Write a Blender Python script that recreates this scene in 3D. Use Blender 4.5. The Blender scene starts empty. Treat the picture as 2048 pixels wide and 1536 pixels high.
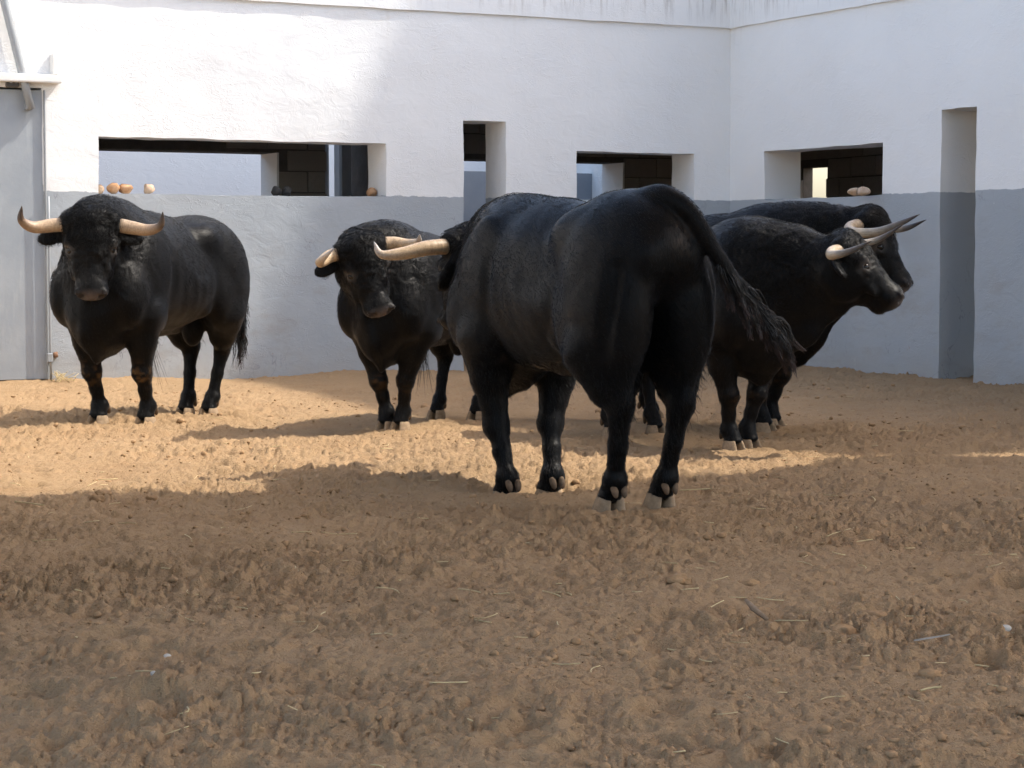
import bpy, bmesh, math, random
import numpy as np
from mathutils import Vector, Matrix
COL = bpy.context.scene.collection
SC = bpy.context.scene
random.seed(3)
# ---------------------------------------------------------------- camera
CAM_H = 1.05
cam = bpy.data.cameras.new('camera'); cam.sensor_width = 36.0; cam.lens = 36.0*4210/2048; cam.clip_start = .1; cam.clip_end = 2000
cam_o = bpy.data.objects.new('camera', cam); COL.objects.link(cam_o)
cam_o.location = (0, 0, CAM_H); cam_o.rotation_euler = (math.radians(90-3.561), 0, 0); SC.camera = cam_o
# ---------------------------------------------------------------- sky, sun, exposure
SUN_EL, SUN_AZ = math.radians(51), math.radians(11)          # azimuth measured from +X towards +Y
S_DIR = np.array([math.cos(SUN_EL)*math.cos(SUN_AZ), math.cos(SUN_EL)*math.sin(SUN_AZ), math.sin(SUN_EL)])
world = bpy.data.worlds.new('World'); SC.world = world; world.use_nodes = True
wn = world.node_tree.nodes; bg = wn['Background']
sky = wn.new('ShaderNodeTexSky'); sky.sky_type = 'NISHITA'; sky.sun_disc = False; sky.sun_elevation = SUN_EL
sky.sun_rotation = math.pi/2-SUN_AZ; sky.altitude = 50; sky.air_density = 1.15; sky.dust_density = 3.2; sky.ozone_density = 1.0
world.node_tree.links.new(sky.outputs[0], bg.inputs[0]); bg.inputs[1].default_value = .15
sun = bpy.data.lights.new('sun', 'SUN'); sun.energy = 2.2; sun.angle = math.radians(.53); sun.color = (1.0, .94, .84)
sun_o = bpy.data.objects.new('sun', sun); COL.objects.link(sun_o); sun_o.location = (20, 0, 30)
sun_o.rotation_euler = Vector(S_DIR).to_track_quat('Z', 'Y').to_euler()
SC.view_settings.view_transform = 'Standard'; SC.view_settings.look = 'None'; SC.view_settings.exposure = 1.57; SC.view_settings.gamma = 1.0; SC.view_settings.use_curve_mapping = False
SC.render.engine = 'CYCLES'; SC.cycles.max_bounces = 8; SC.cycles.diffuse_bounces = 4; SC.cycles.use_denoising = True
SC.cycles.use_adaptive_sampling = True; SC.cycles.adaptive_threshold = .03
# ---------------------------------------------------------------- material helpers
MAT = {}; MESH = {}
class NT:
    def __init__(self, name, rough=.8, spec=.5):
        m = bpy.data.materials.new(name); m.use_nodes = True; self.m = m; self.t = m.node_tree; self.n = self.t.nodes
        self.b = self.n['Principled BSDF']; self.set('Roughness', rough); self.set('Specular IOR Level', spec)
    def set(self, k, v):
        i = self.b.inputs[k]
        if hasattr(v, 'is_output'): self.t.links.new(v, i)
        else: i.default_value = (*v, 1) if isinstance(v, tuple) and len(v) == 3 else v
    def new(self, ty, **kw):
        nd = self.n.new(ty)
        for k, v in kw.items():
            if k.startswith('i_'):
                key = k[2:]; key = int(key) if key.isdigit() else key.replace('_', ' ')
                self.link(v, nd.inputs[key])
            else: setattr(nd, k, v)
        return nd
    def link(self, v, i):
        if hasattr(v, 'is_output'): self.t.links.new(v, i)
        else: i.default_value = (*v, 1) if isinstance(v, tuple) and len(v) == 3 and i.type == 'RGBA' else v
    def attr(self, name): return self.new('ShaderNodeAttribute', attribute_name=name).outputs['Fac']
    def obj(self): return self.new('ShaderNodeTexCoord').outputs['Object']
    def pos(self): return self.new('ShaderNodeNewGeometry').outputs['Position']
    def map(self, v, scale=(1, 1, 1), rot=(0, 0, 0), loc=(0, 0, 0)): return self.new('ShaderNodeMapping', i_Vector=v, i_Scale=scale, i_Rotation=rot, i_Location=loc).outputs[0]
    def noise(self, v, s, d=4, r=.55, dist=0.): return self.new('ShaderNodeTexNoise', i_Vector=v, i_Scale=s, i_Detail=d, i_Roughness=r, i_Distortion=dist).outputs['Fac']
    def vor(self, v, s, feature='F1', rnd=1.): return self.new('ShaderNodeTexVoronoi', feature=feature, i_Vector=v, i_Scale=s, i_Randomness=rnd).outputs['Distance']
    def ramp(self, f, stops, interp='LINEAR'):
        r = self.new('ShaderNodeValToRGB'); r.color_ramp.interpolation = interp; e = r.color_ramp.elements
        while len(e) < len(stops): e.new(.5)
        for k, (p, c) in enumerate(stops): e[k].position = p; e[k].color = (*c, 1) if not isinstance(c, (int, float)) else (c, c, c, 1)
        self.link(f, r.inputs[0]); return r.outputs[0]
    def mix(self, f, a, b, mode='MIX'):
        m = self.new('ShaderNodeMix', data_type='RGBA', blend_type=mode); self.link(f, m.inputs[0]); self.link(a, m.inputs[6]); self.link(b, m.inputs[7]); return m.outputs[2]
    def math(self, op, a, b=0., c=0., clamp=False):
        m = self.new('ShaderNodeMath', operation=op, use_clamp=clamp); self.link(a, m.inputs[0]); self.link(b, m.inputs[1]); self.link(c, m.inputs[2]); return m.outputs[0]
    def rng(self, v, a, b, c=0., d=1.): return self.new('ShaderNodeMapRange', i_0=v, i_1=a, i_2=b, i_3=c, i_4=d).outputs[0]
    def bump(self, h, st=.3, dist=.01, nrm=None):
        b = self.new('ShaderNodeBump', i_Height=h, i_Strength=st, i_Distance=dist)
        if nrm is not None: self.link(nrm, b.inputs['Normal'])
        return b.outputs[0]

def bull_materials():
    # black short coat
    k = NT('hide', .5, .09); o = k.obj()
    fib = k.noise(k.map(o, (22, 160, 60)), 1., 3, .6); big = k.noise(o, 4., 3)
    col = k.ramp(big, [(.25, (.0022, .0022, .0025)), (.7, (.0038, .0037, .0038))])
    col = k.mix(k.math('MULTIPLY', k.attr('dust'), .14), col, (.016, .0145, .013))
    col = k.mix(k.math('MULTIPLY', k.attr('under'), .22), col, (.17, .13, .10))
    col = k.mix(k.math('MULTIPLY', k.attr('mud'), .85), col, (.16, .085, .03))
    specks = k.ramp(k.vor(o, 20.), [(.0, 1.), (.06, 0.)]); keep = k.ramp(k.noise(o, 3., 2), [(.54, 0.), (.64, 1.)])
    col = k.mix(k.math('MULTIPLY', k.math('MULTIPLY', specks, keep), .45), col, (.30, .24, .17))
    col = k.mix(k.math('MULTIPLY', k.attr('lid'), .85), col, (.095, .085, .078)); col = k.mix(k.attr('muzzle'), col, (.105, .086, .078)); k.set('Base Color', col)
    k.set('Roughness', k.math('SUBTRACT', k.rng(k.noise(o, 9., 3), .3, .7, .37, .50), k.math('MULTIPLY', k.attr('muzzle'), .22)))
    k.set('Sheen Weight', .03); k.set('Sheen Roughness', .45); k.set('Sheen Tint', (.75, .82, 1.0, 1))
    curl = k.noise(o, 34., 3, .6, 1.4)
    h = k.math('ADD', k.math('MULTIPLY', fib, .8), k.math('MULTIPLY', k.math('MULTIPLY', curl, k.attr('curl')), 2.2))
    h = k.math('ADD', h, k.math('MULTIPLY', k.math('MULTIPLY', k.vor(o, 260.), k.attr('muzzle')), .8))
    k.set('Normal', k.bump(h, .40, .006)); MAT['hide'] = k.m
    c = NT('coat', .40, .20); c.set('Base Color', (.0028, .0027, .0029, 1)); MAT['coat'] = c.m
    t = NT('tuft', .45, .4); t.set('Base Color', t.ramp(t.attr('along'), [(0, (.005, .0048, .0048)), (.80, (.006, .005, .005)), (1, (.040, .020, .016))])); MAT['tuft'] = t.m
    for nm, stops in {'cream': [(0, (.32, .24, .15)), (.08, (.44, .33, .22)), (.45, (.40, .28, .18)), (.68, (.22, .15, .10)), (.82, (.055, .038, .030)), (1, (.02, .016, .014))],
                      'pale': [(0, (.44, .32, .20)), (.5, (.48, .35, .22)), (.76, (.45, .35, .25)), (.9, (.40, .37, .35)), (1, (.34, .34, .35))],
                      'slate': [(0, (.44, .33, .22)), (.50, (.46, .38, .27)), (.64, (.27, .24, .20)), (.76, (.10, .095, .09)), (.90, (.030, .030, .031)), (1, (.010, .010, .010))]}.items():
        h = NT('horn_'+nm, .42, .35); o = h.obj(); a = h.attr('along')
        n1 = h.noise(o, 18., 4); aa = h.math('ADD', a, h.math('MULTIPLY', h.math('SUBTRACT', n1, .5), .22))
        col = h.ramp(aa, stops); streak = h.noise(h.map(o, (9, 60, 60)), 2., 4, .7)
        col = h.mix(h.ramp(streak, [(.45, 0.), (.75, .65)]), col, (.12, .07, .04)); h.set('Base Color', col)
        ring = h.ramp(h.noise(h.new('ShaderNodeCombineXYZ', i_0=h.math('MULTIPLY', a, 45.)).outputs[0], 1., 2), [(.42, .55), (.62, 0.)]); col = h.mix(h.math('MULTIPLY', ring, h.rng(a, .0, .40, 1., 0.)), col, (.10, .062, .036)); dirt = h.ramp(h.noise(o, 55., 5, .7), [(.55, 0.), (.72, .5)]); col = h.mix(dirt, col, (.13, .085, .05)); h.set('Base Color', col)
        h.set('Normal', h.bump(h.math('ADD', streak, h.math('MULTIPLY', h.math('SINE', h.math('MULTIPLY', a, 95.)), .12)), .35, .004)); h.set('Roughness', h.rng(streak, .3, .8, .30, .55)); MAT['horn_'+nm] = h.m
    h = NT('hoof', .85, .1); o = h.obj()
    h.set('Base Color', h.mix(h.noise(o, 40., 4), (.14, .098, .062), (.40, .295, .195))); h.set('Normal', h.bump(h.noise(h.map(o, (20, 20, 160)), 1., 3), .5, .003)); MAT['hoof'] = h.m
    e = NT('eye', .12, .35); e.set('Base Color', (.006, .004, .003, 1)); MAT['eye'] = e.m
    MESH['hoof'] = hoof_mesh('hoof', False, MAT['hoof']); MESH['hoof_mirror'] = hoof_mesh('hoof', True, MAT['hoof'])
    V, F = tube([(0, 0, .018), (.012, 0, .012), (.024, 0, 0), (.034, 0, -.014), (.038, 0, -.020)], [.011, .015, .015, .010, .003], 10); dk = NT('dewclaw', .8, .15); dk.set('Base Color', dk.mix(dk.noise(dk.obj(), 60., 3), (.07, .048, .032), (.19, .13, .085))); MAT['dewclaw'] = dk.m; MESH['dewclaw'] = poly_mesh('dewclaw', V, F, MAT['dewclaw'])
    bm = bmesh.new(); bmesh.ops.create_uvsphere(bm, u_segments=14, v_segments=10, radius=.026); me = bpy.data.meshes.new('eye'); bm.to_mesh(me); bm.free()
    me.polygons.foreach_set('use_smooth', [True]*len(me.polygons)); me.materials.append(MAT['eye']); MESH['eye'] = me
# ---------------------------------------------------------------- implicit-surface bulls
def rotm(yaw=0, pitch=0, roll=0):
    return np.array((Matrix.Rotation(yaw, 3, 'Z') @ Matrix.Rotation(pitch, 3, 'Y') @ Matrix.Rotation(roll, 3, 'X')))

def vnoise(P, seed=0):
    """smooth 3D value noise in -1..1 for an (N,3) array"""
    P = np.asarray(P, dtype=np.float64)
    i = np.floor(P).astype(np.int64); f = P - i; f = f*f*f*(f*(f*6-15)+10)
    def h(a, b, c):
        n = (a*374761393 + b*668265263 + c*2147483647 + seed*974711) & 0xffffffff
        n = ((n ^ (n >> 13))*1274126177) & 0xffffffff
        n = ((n ^ (n >> 16))*2246822519) & 0xffffffff
        return ((n ^ (n >> 15)) & 0xffff)/32767.5 - 1.0
    r = 0
    for dx in (0, 1):
        wx = f[:, 0] if dx else 1-f[:, 0]
        for dy in (0, 1):
            wy = f[:, 1] if dy else 1-f[:, 1]
            for dz in (0, 1):
                wz = f[:, 2] if dz else 1-f[:, 2]
                r = r + wx*wy*wz*h(i[:, 0]+dx, i[:, 1]+dy, i[:, 2]+dz)
    return r

class Field:
    def __init__(self, lo, hi, vox):
        self.lo = np.array(lo, float); self.vox = vox
        self.n = np.ceil((np.array(hi)-self.lo)/vox).astype(int)+1
        self.f = np.full(self.n, 1.0, np.float32)
    def box(self, a, b, m):
        i0 = np.clip(np.floor((np.array(a)-m-self.lo)/self.vox).astype(int), 0, self.n-1)
        i1 = np.clip(np.ceil((np.array(b)+m-self.lo)/self.vox).astype(int)+1, 1, self.n)
        g = [self.lo[k]+self.vox*np.arange(i0[k], i1[k], dtype=np.float32) for k in range(3)]
        X, Y, Z = np.meshgrid(*g, indexing='ij')
        return tuple(slice(i0[k], i1[k]) for k in range(3)), np.stack([X, Y, Z], -1).astype(np.float32)
    def add(self, d, sl, k, cut=False):
        c = self.f[sl]
        if cut:
            h = np.clip(.5-.5*(c+d)/k, 0, 1); self.f[sl] = c*(1-h)+(-d)*h+k*h*(1-h)
        else:
            h = np.clip(.5+.5*(d-c)/k, 0, 1); self.f[sl] = d*(1-h)+c*h-k*h*(1-h)
    def ell(self, c, r, k=.06, R=None, cut=False):
        c = np.array(c, float); r = np.array(r, float)
        ext = r if R is None else np.sqrt(((np.array(R)*r)**2).sum(1))
        sl, P = self.box(c-ext, c+ext, k+.03)
        q = P-c.astype(np.float32)
        if R is not None: q = q @ np.array(R, np.float32)
        a = np.sqrt(((q/r.astype(np.float32))**2).sum(-1)); b = np.sqrt(((q/(r*r).astype(np.float32))**2).sum(-1))+1e-6
        self.add(a*(a-1)/b, sl, k, cut)
    def cone(self, a, b, ra, rb, k=.05, flat=None, cut=False):
        """round cone a->b; flat = (unit axis, factor<1): squashed along that axis"""
        a = np.array(a, float); b = np.array(b, float); m = max(ra, rb)
        sl, P = self.box(np.minimum(a, b)-m, np.maximum(a, b)+m, k+.03)
        P = P-a.astype(np.float32); ab = b-a; s = 1.0
        if flat is not None:
            ax = np.array(flat[0], float); ax = ax/np.linalg.norm(ax); s = flat[1]
            P = P+((P @ ax.astype(np.float32))*(1/s-1))[..., None]*ax.astype(np.float32)
            ab = ab+ax*(ab @ ax)*(1/s-1)
        t = np.clip((P @ ab.astype(np.float32))/max(float(ab @ ab), 1e-9), 0, 1)
        d = np.linalg.norm(P-t[..., None]*ab.astype(np.float32), axis=-1)-(ra+(rb-ra)*t)
        self.add(d*s if flat is not None else d, sl, k, cut)
    def chain(self, pts, rs, k=.04, flat=None):
        for i in range(len(pts)-1): self.cone(pts[i], pts[i+1], rs[i], rs[i+1], k, flat)
    def mesh(self):
        f = self.f; n = f.shape; neg = f < 0
        cnt = np.zeros(tuple(k-1 for k in n), np.int8)
        offs = [(i, j, k) for i in (0, 1) for j in (0, 1) for k in (0, 1)]
        for o in offs: cnt += neg[o[0]:n[0]-1+o[0], o[1]:n[1]-1+o[1], o[2]:n[2]-1+o[2]]
        act = (cnt > 0) & (cnt < 8); idx = np.argwhere(act)
        vid = np.full(act.shape, -1, np.int64); vid[act] = np.arange(len(idx))
        val = {o: f[idx[:, 0]+o[0], idx[:, 1]+o[1], idx[:, 2]+o[2]] for o in offs}
        acc = np.zeros((len(idx), 3)); num = np.zeros(len(idx))
        for o in offs:
            for ax in range(3):
                if o[ax]: continue
                o2 = list(o); o2[ax] = 1; o2 = tuple(o2)
                v0, v1 = val[o], val[o2]; m = (v0 < 0) != (v1 < 0)
                t = np.where(m, v0/np.where(m, v0-v1, 1), 0)
                p = np.array(o, float)[None].repeat(len(idx), 0); p[:, ax] += t
                acc += p*m[:, None]; num += m
        V = (idx+acc/num[:, None])*self.vox+self.lo
        Q = []
        for ax in range(3):
            a0 = [slice(1, k-1) for k in n]; a0[ax] = slice(0, n[ax]-1); a1 = list(a0); a1[ax] = slice(1, n[ax])
            A, B = neg[tuple(a0)], neg[tuple(a1)]; base = np.array([1, 1, 1]); base[ax] = 0
            for m, flip in ((A & ~B, False), (~A & B, True)):
                e = np.argwhere(m)+base
                b1, b2 = (ax+1) % 3, (ax+2) % 3; q = []
                for d1, d2 in ((0, 0), (-1, 0), (-1, -1), (0, -1)):
                    w = e.copy(); w[:, b1] += d1; w[:, b2] += d2
                    q.append(vid[w[:, 0], w[:, 1], w[:, 2]])
                q = np.stack(q, 1); Q.append(q[:, ::-1] if flip else q)
        return V, np.concatenate(Q)

def smooth_quads(V, Q, it=2, lam=.5):
    E = np.concatenate([Q[:, [0, 1]], Q[:, [1, 2]], Q[:, [2, 3]], Q[:, [3, 0]]])
    n = len(V); deg = np.bincount(E[:, 0], minlength=n)+np.bincount(E[:, 1], minlength=n)
    for s in range(it*2):
        S = np.zeros_like(V)
        for k in range(3): S[:, k] = np.bincount(E[:, 0], V[E[:, 1], k], n)+np.bincount(E[:, 1], V[E[:, 0], k], n)
        V = V+(lam if s % 2 == 0 else -lam*1.03)*(S/np.maximum(deg, 1)[:, None]-V)
    return V

def normals(V, Q):
    fn = np.cross(V[Q[:, 2]]-V[Q[:, 0]], V[Q[:, 3]]-V[Q[:, 1]]); N = np.zeros_like(V)
    for c in range(4):
        for k in range(3): N[:, k] += np.bincount(Q[:, c], fn[:, k], len(V))
    return N/np.maximum(np.linalg.norm(N, axis=1), 1e-12)[:, None]

def np_mesh(name, V, F, mat=None, smooth=True, attrs=None):
    me = bpy.data.meshes.new(name); V = np.asarray(V, np.float32); F = np.asarray(F, np.int32); k = F.shape[1]
    me.vertices.add(len(V)); me.vertices.foreach_set('co', V.ravel())
    me.loops.add(F.size); me.loops.foreach_set('vertex_index', F.ravel())
    me.polygons.add(len(F)); me.polygons.foreach_set('loop_start', np.arange(0, F.size, k, dtype=np.int32))
    me.polygons.foreach_set('use_smooth', np.full(len(F), smooth))
    me.update(calc_edges=True)
    for an, av in (attrs or {}).items():
        at = me.attributes.new(an, 'FLOAT', 'POINT'); at.data.foreach_set('value', np.asarray(av, np.float32))
    if mat: me.materials.append(mat)
    return me

def bezier(p, n):
    """Catmull-Rom through the points p, n samples"""
    p = np.array(p, float); q = np.vstack([2*p[0]-p[1], p, 2*p[-1]-p[-2]]); t = np.linspace(0, len(p)-1-1e-9, n)
    i = t.astype(int); f = (t-i)[:, None]; a, b, c, d = q[i], q[i+1], q[i+2], q[i+3]
    return .5*((2*b)+(c-a)*f+(2*a-5*b+4*c-d)*f*f+(3*b-a-3*c+d)*f**3)

def tube(pts, rad, seg=14, cap=True, wob=None):
    pts = np.array(pts, float); n = len(pts); rad = np.broadcast_to(rad, n)
    T = np.gradient(pts, axis=0); T /= np.linalg.norm(T, axis=1)[:, None]
    up = np.array([0, 0, 1.]) if abs(T[0, 2]) < .9 else np.array([1., 0, 0]); V = []
    B = np.cross(T[0], up)
    for i in range(n):
        B = B-T[i]*(B @ T[i]); B /= np.linalg.norm(B); N = np.cross(T[i], B)
        a = np.arange(seg)*2*np.pi/seg
        r = rad[i]*(1 if wob is None else wob(i, a))
        V.append(pts[i]+np.outer(np.cos(a)*r, B)+np.outer(np.sin(a)*r, N))
    V = np.vstack(V); F = [(i*seg+j, i*seg+(j+1) % seg, (i+1)*seg+(j+1) % seg, (i+1)*seg+j) for i in range(n-1) for j in range(seg)]
    if cap:
        V = np.vstack([V, pts[0], pts[-1]]); c0, c1 = len(V)-2, len(V)-1
        F += [(c0, (j+1) % seg, j, j) for j in range(seg)] + [(c1, (n-1)*seg+j, (n-1)*seg+(j+1) % seg, (n-1)*seg+(j+1) % seg) for j in range(seg)]
    return V, F

def poly_mesh(name, V, F, mat=None, smooth=True):
    me = bpy.data.meshes.new(name)
    me.from_pydata([tuple(v) for v in V], [], [tuple(dict.fromkeys(f)) for f in F])
    if smooth: me.polygons.foreach_set('use_smooth', [True]*len(me.polygons))
    if mat: me.materials.append(mat)
    me.update(); return me

def hair_obj(name, strands, radius, mat, parent, tip=.15):
    """strands: (S,K,3) points in the parent's space -> one hair-curves object"""
    strands = np.asarray(strands, np.float32); S, K, _ = strands.shape
    hc = bpy.data.hair_curves.new(name); hc.add_curves([K]*S)
    hc.attributes['position'].data.foreach_set('vector', strands.reshape(-1))
    ra = hc.attributes.get('radius') or hc.attributes.new('radius', 'FLOAT', 'POINT')
    prof = np.linspace(1, tip, K, dtype=np.float32)
    ra.data.foreach_set('value', (np.broadcast_to(np.asarray(radius, np.float32).reshape(-1, 1), (S, K))*prof).ravel())
    ta = hc.attributes.new('along', 'FLOAT', 'POINT'); ta.data.foreach_set('value', np.broadcast_to(np.linspace(0, 1, K, dtype=np.float32), (S, K)).ravel())
    hc.materials.append(mat)
    o = bpy.data.objects.new(name, hc); COL.objects.link(o); o.parent = parent
    return o

def build_bull(spec):
    rng = np.random.default_rng(spec.get('seed', 1)); vox = spec.get('vox', .0125); sc = spec.get('scale', 1.0)
    shf = spec.get('shift', .10); feet = [(f[0]-shf, *f[1:]) for f in spec['feet']]   # local (x, y[, z]) of fl, fr, hl, hr under the trunk
    poll = np.array(spec['poll'], float); hy, hp, hr = [math.radians(a) for a in spec['head']]
    # head frame: columns = face axis (poll->muzzle), face normal, lateral (bull's left)
    Rb = rotm(hy, 0, 0)
    fwd, left = Rb[:, 0], Rb[:, 1]
    nrm = fwd*math.cos(hp)+np.array([0, 0, 1])*math.sin(hp); axi = fwd*math.sin(hp)-np.array([0, 0, 1])*math.cos(hp)
    if hr:
        q = np.array(Matrix.Rotation(hr, 3, Vector(nrm))); axi = q @ axi; left = q @ left
    HR = np.stack([axi, nrm, left], 1)
    HS = np.array(spec.get('headscale', (.90, 1.10, 1.08)))
    def hd(l, f, y): return poll+HR @ (np.array([l, f, y])*HS)
    tail = [np.array(p, float) for p in spec['tail']]
    allp = np.array([hd(.6, .05, 0), hd(-.1, 0, .3), hd(-.1, 0, -.3), hd(.1, -.1, .34), hd(.1, -.1, -.34)]+tail+[np.array([-1.1, -.42, -.02]), np.array([1.0, .42, 1.5])])
    lo = allp.min(0)-.06; hi = allp.max(0)+.06; lo[2] = -.03
    F = Field(lo, hi, vox)
    g = spec.get('girth', 1.0)
    # ---- trunk
    F.ell((.14, 0, .915), (.62, .300*g, .375), .06)
    F.ell((-.20, 0, .875), (.46, .300*g, .300), .07)
    F.ell((.44, 0, .89), (.33, .270*g, .40), .07)
    F.cone((.35, 0, 1.17), (-.62, 0, 1.145), .10, .11, .14)
    ru = spec.get('rump', 0.); F.ell((-.60, 0, 1.03+ru), (.36, .255*g, .255), .09)
    F.ell((-.74, 0, 1.05+ru), (.22, .19, .205), .08)
    for s in (1, -1):
        F.ell((-.42, s*.150*g, 1.13), (.12, .075, .085), .10)                 # hook bones
        F.ell((-.52, s*.165*g, .98), (.24, .10, .27), .035, rotm(0, .15))
        F.ell((-.905, s*.105, 1.05), (.065, .055, .075), .07)                  # pin bones
        F.ell((.37, s*.220*g, .94), (.17, .075, .30), .070, rotm(0, -.28))     # shoulder blade
        F.ell((.56, s*.195*g, .80), (.15, .115, .20), .04)                     # point of shoulder
        F.ell((.34, s*.215*g, .70), (.14, .095, .15), .035)                    # triceps, elbow
    # ---- hump and neck crest
    hz = spec.get('hump', 1.0); F.ell((.47, 0, 1.165+.02*hz), (.33, .165, .18*hz), .09, rotm(0, .10))
    occ = hd(.13, -.20, 0); thr = hd(.25, -.29, 0); crown = hd(.04, -.17, 0)
    sh = np.array([.48, 0, .98])
    F.cone(np.array([.48, 0, 1.09]), crown, .205*hz, .115, .08, (left, .80))
    F.cone(sh, occ, .275, .135, .08, (left, .82))
    F.cone(np.array([.54, 0, .82]), thr, .225, .085, .08, (left, .80))
    cd = (crown-np.array([.5, 0, 1.2])); cd /= np.linalg.norm(cd); lt = left-cd*(left @ cd); lt /= np.linalg.norm(lt)
    F.ell(.55*np.array([.50, 0, 1.23])+.45*crown+np.array([0, 0, .03]), (.24, .105, .105*hz), .10, np.stack([cd, lt, np.cross(cd, lt)], 1))
    # brisket and dewlap
    F.ell((.62, 0, .68), (.17, .15, .17), .08); F.ell((.52, 0, .56), (.24, .10, .11), .07)
    dl = [thr+np.array([0, 0, -.02]), .5*thr+.5*np.array([.72, 0, .64])+np.array([0, 0, -.05]), np.array([.70, 0, .60]), np.array([.60, 0, .47]), np.array([.40, 0, .49])]
    F.chain(dl, [.055, .07, .075, .055, .045], .04, (left*.5+np.array([0, .5, 0]), .40))
    # sheath and scrotum
    F.cone((-.02, 0, .575), (-.34, 0, .58), .045, .045, .05)
    F.ell((-.57, 0, .575), (.07, .072, .125), .03)
    # ---- thighs and hind legs
    for s, ft in ((1, feet[2]), (-1, feet[3])):
        fx, fy = ft[0], ft[1]; fz = ft[2] if len(ft) > 2 else 0.
        dx = fx+.62; dy = fy-s*.17
        F.ell((-.66+.1*dx, s*.175*g, .87), (.235, .135, .36), .030, rotm(0, .12))
        F.ell((-.80+.1*dx, s*.150*g, .85), (.145, .120, .29), .05)
        F.ell((-.53+.15*dx, s*.205*g, .76), (.14, .095, .21), .030, rotm(0, .38))
        st = np.array([-.64+.35*dx, s*.195+.25*dy, .66]); hk = np.array([-.745+.72*dx, s*.175+.7*dy, .435+fz*.6]); fe = np.array([-.655+.97*dx, s*.17+.97*dy, .135+fz])
        F.cone(st, .5*(st+hk)+np.array([0, 0, -.02]), .140, .088, .045); F.cone(.5*(st+hk)+np.array([0, 0, -.02]), hk, .080, .054, .035, ((0, 1, 0), .85))
        F.cone(np.array([-.80+.4*dx, s*.17+.3*dy, .66]), hk+np.array([-.05, 0, .045]), .07, .026, .05, ((0, 1, 0), .7))
        F.ell(hk+np.array([-.040, 0, .030]), (.045, .035, .050), .03)
        F.cone(hk, .5*(hk+fe), .050, .037, .03); F.cone(.5*(hk+fe), fe, .037, .038, .025)
        F.ell(fe, (.049, .047, .044), .022); F.cone(fe, np.array([fx+.01, fy, .088+fz]), .042, .044, .025)
        F.ell((fx+.012, fy, .066+fz), (.055, .053, .024), .015)
    for s in (1, -1):
        F.ell((-.40, s*.180*g, 1.125), (.06, .045, .045), .09)                                   # point of the hip
        F.ell((-.23, s*.325*g, 1.04), (.14, .040, .11), .10, rotm(0, -.3), cut=True)               # hollow of the flank
        F.cone((-.90, s*.235*g, 1.00), (-.86, s*.275*g, .66), .020, .020, .05, cut=True)           # groove down the thigh
        F.cone((.17, s*.325*g, 1.08), (.22, s*.335*g, .70), .026, .026, .06, cut=True)             # groove behind the shoulder
    # flank fold between belly and thigh
    for s in (1, -1): F.cone((-.36, s*.19*g, .69), (-.48, s*.18*g, .92), .035, .06, .06)
    # ---- fore legs
    for s, ft in ((1, feet[0]), (-1, feet[1])):
        fx, fy = ft[0], ft[1]; fz = ft[2] if len(ft) > 2 else 0.
        dx = fx-.46; dy = fy-s*.165
        el = np.array([.44+.15*dx, s*.20+.1*dy, .68]); kn = np.array([.465+.62*dx, s*.172+.65*dy, .335+fz*.7]); fe = np.array([.44+.95*dx, s*.167+.95*dy, .125+fz])
        F.cone(el, .55*el+.45*kn, .128, .084, .045); F.cone(.55*el+.45*kn, kn, .084, .052, .035)
        F.ell(kn+np.array([.010, 0, -.002]), (.056, .056, .062), .022)
        F.cone(kn, .5*(kn+fe), .050, .038, .03); F.cone(.5*(kn+fe), fe, .038, .039, .025)
        F.ell(fe, (.049, .049, .044), .022); F.cone(fe, np.array([fx+.012, fy, .086+fz]), .043, .045, .025)
        F.ell((fx+.014, fy, .066+fz), (.056, .054, .024), .015)
    # ---- head
    He = lambda l, f, y, r, k, R=None: F.ell(hd(l, f, y), np.array(r)*HS, k, HR if R is None else HR @ R)
    He(.085, -.095, 0, (.135, .115, .125), .06)
    He(.15, -.075, 0, (.17, .085, .118), .05)
    F.cone(hd(.16, -.105, 0), hd(.43, -.078, 0), .122, .080, .05, (left, .92))
    F.cone(hd(.13, -.21, 0), hd(.40, -.125, 0), .125, .068, .05, (left, .80))
    He(.47, -.078, 0, (.070, .070, .088), .04)
    He(.500, -.060, 0, (.042, .050, .080), .03)
    He(.455, -.155, 0, (.058, .034, .052), .025)
    for s in (1, -1):
        He(.18, -.175, s*.085, (.14, .115, .048), .05)
        He(.180, -.050, s*.112, (.046, .036, .030), .022)
        He(.30, -.115, s*.100, (.11, .020, .016), .03)
        He(.30, -.075, s*.075, (.10, .045, .025), .04)
        F.ell(hd(.222, -.054, s*.126), np.array((.030, .026, .020)), .016, HR, cut=True)
        He(.196, -.058, s*.120, (.013, .034, .016), .012)
        F.ell(hd(.238, -.066, s*.118), np.array((.030, .010, .014)), .012, HR)
        He(.505, -.026, s*.064, (.026, .016, .024), .015)
        F.ell(hd(.526, -.040, s*.053), np.array((.034, .022, .020)), .008, HR, cut=True)
        F.cone(hd(.50, -.122, s*.078), hd(.40, -.128, s*.088), .011, .008, .012, cut=True)
        F.ell(hd(.035, -.075, s*.118), np.array((.060, .060, .045)), .04, HR)           # horn root
        # ear
        eb = np.array([.085, -.15, s*.115]); dr = np.array(spec.get('ear', (.12, -.10, 1.0)), float)*np.array([1, 1, s]); dr /= np.linalg.norm(dr)
        c = eb+dr*.085; w = np.cross(dr, np.array([0, 1., 0])); w /= np.linalg.norm(w); t = np.cross(dr, w)
        Re = np.stack([dr, w, t], 1)
        F.ell(hd(*c), np.array((.100, .050, .020)), .025, HR @ Re)
        F.ell(hd(*(c+np.array([0, .024, 0])+dr*.012)), np.array((.070, .030, .018)), .012, HR @ Re, cut=True)
    He(.02, -.05, 0, (.075, .070, .105), .05)                                     # woolly poll
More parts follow.
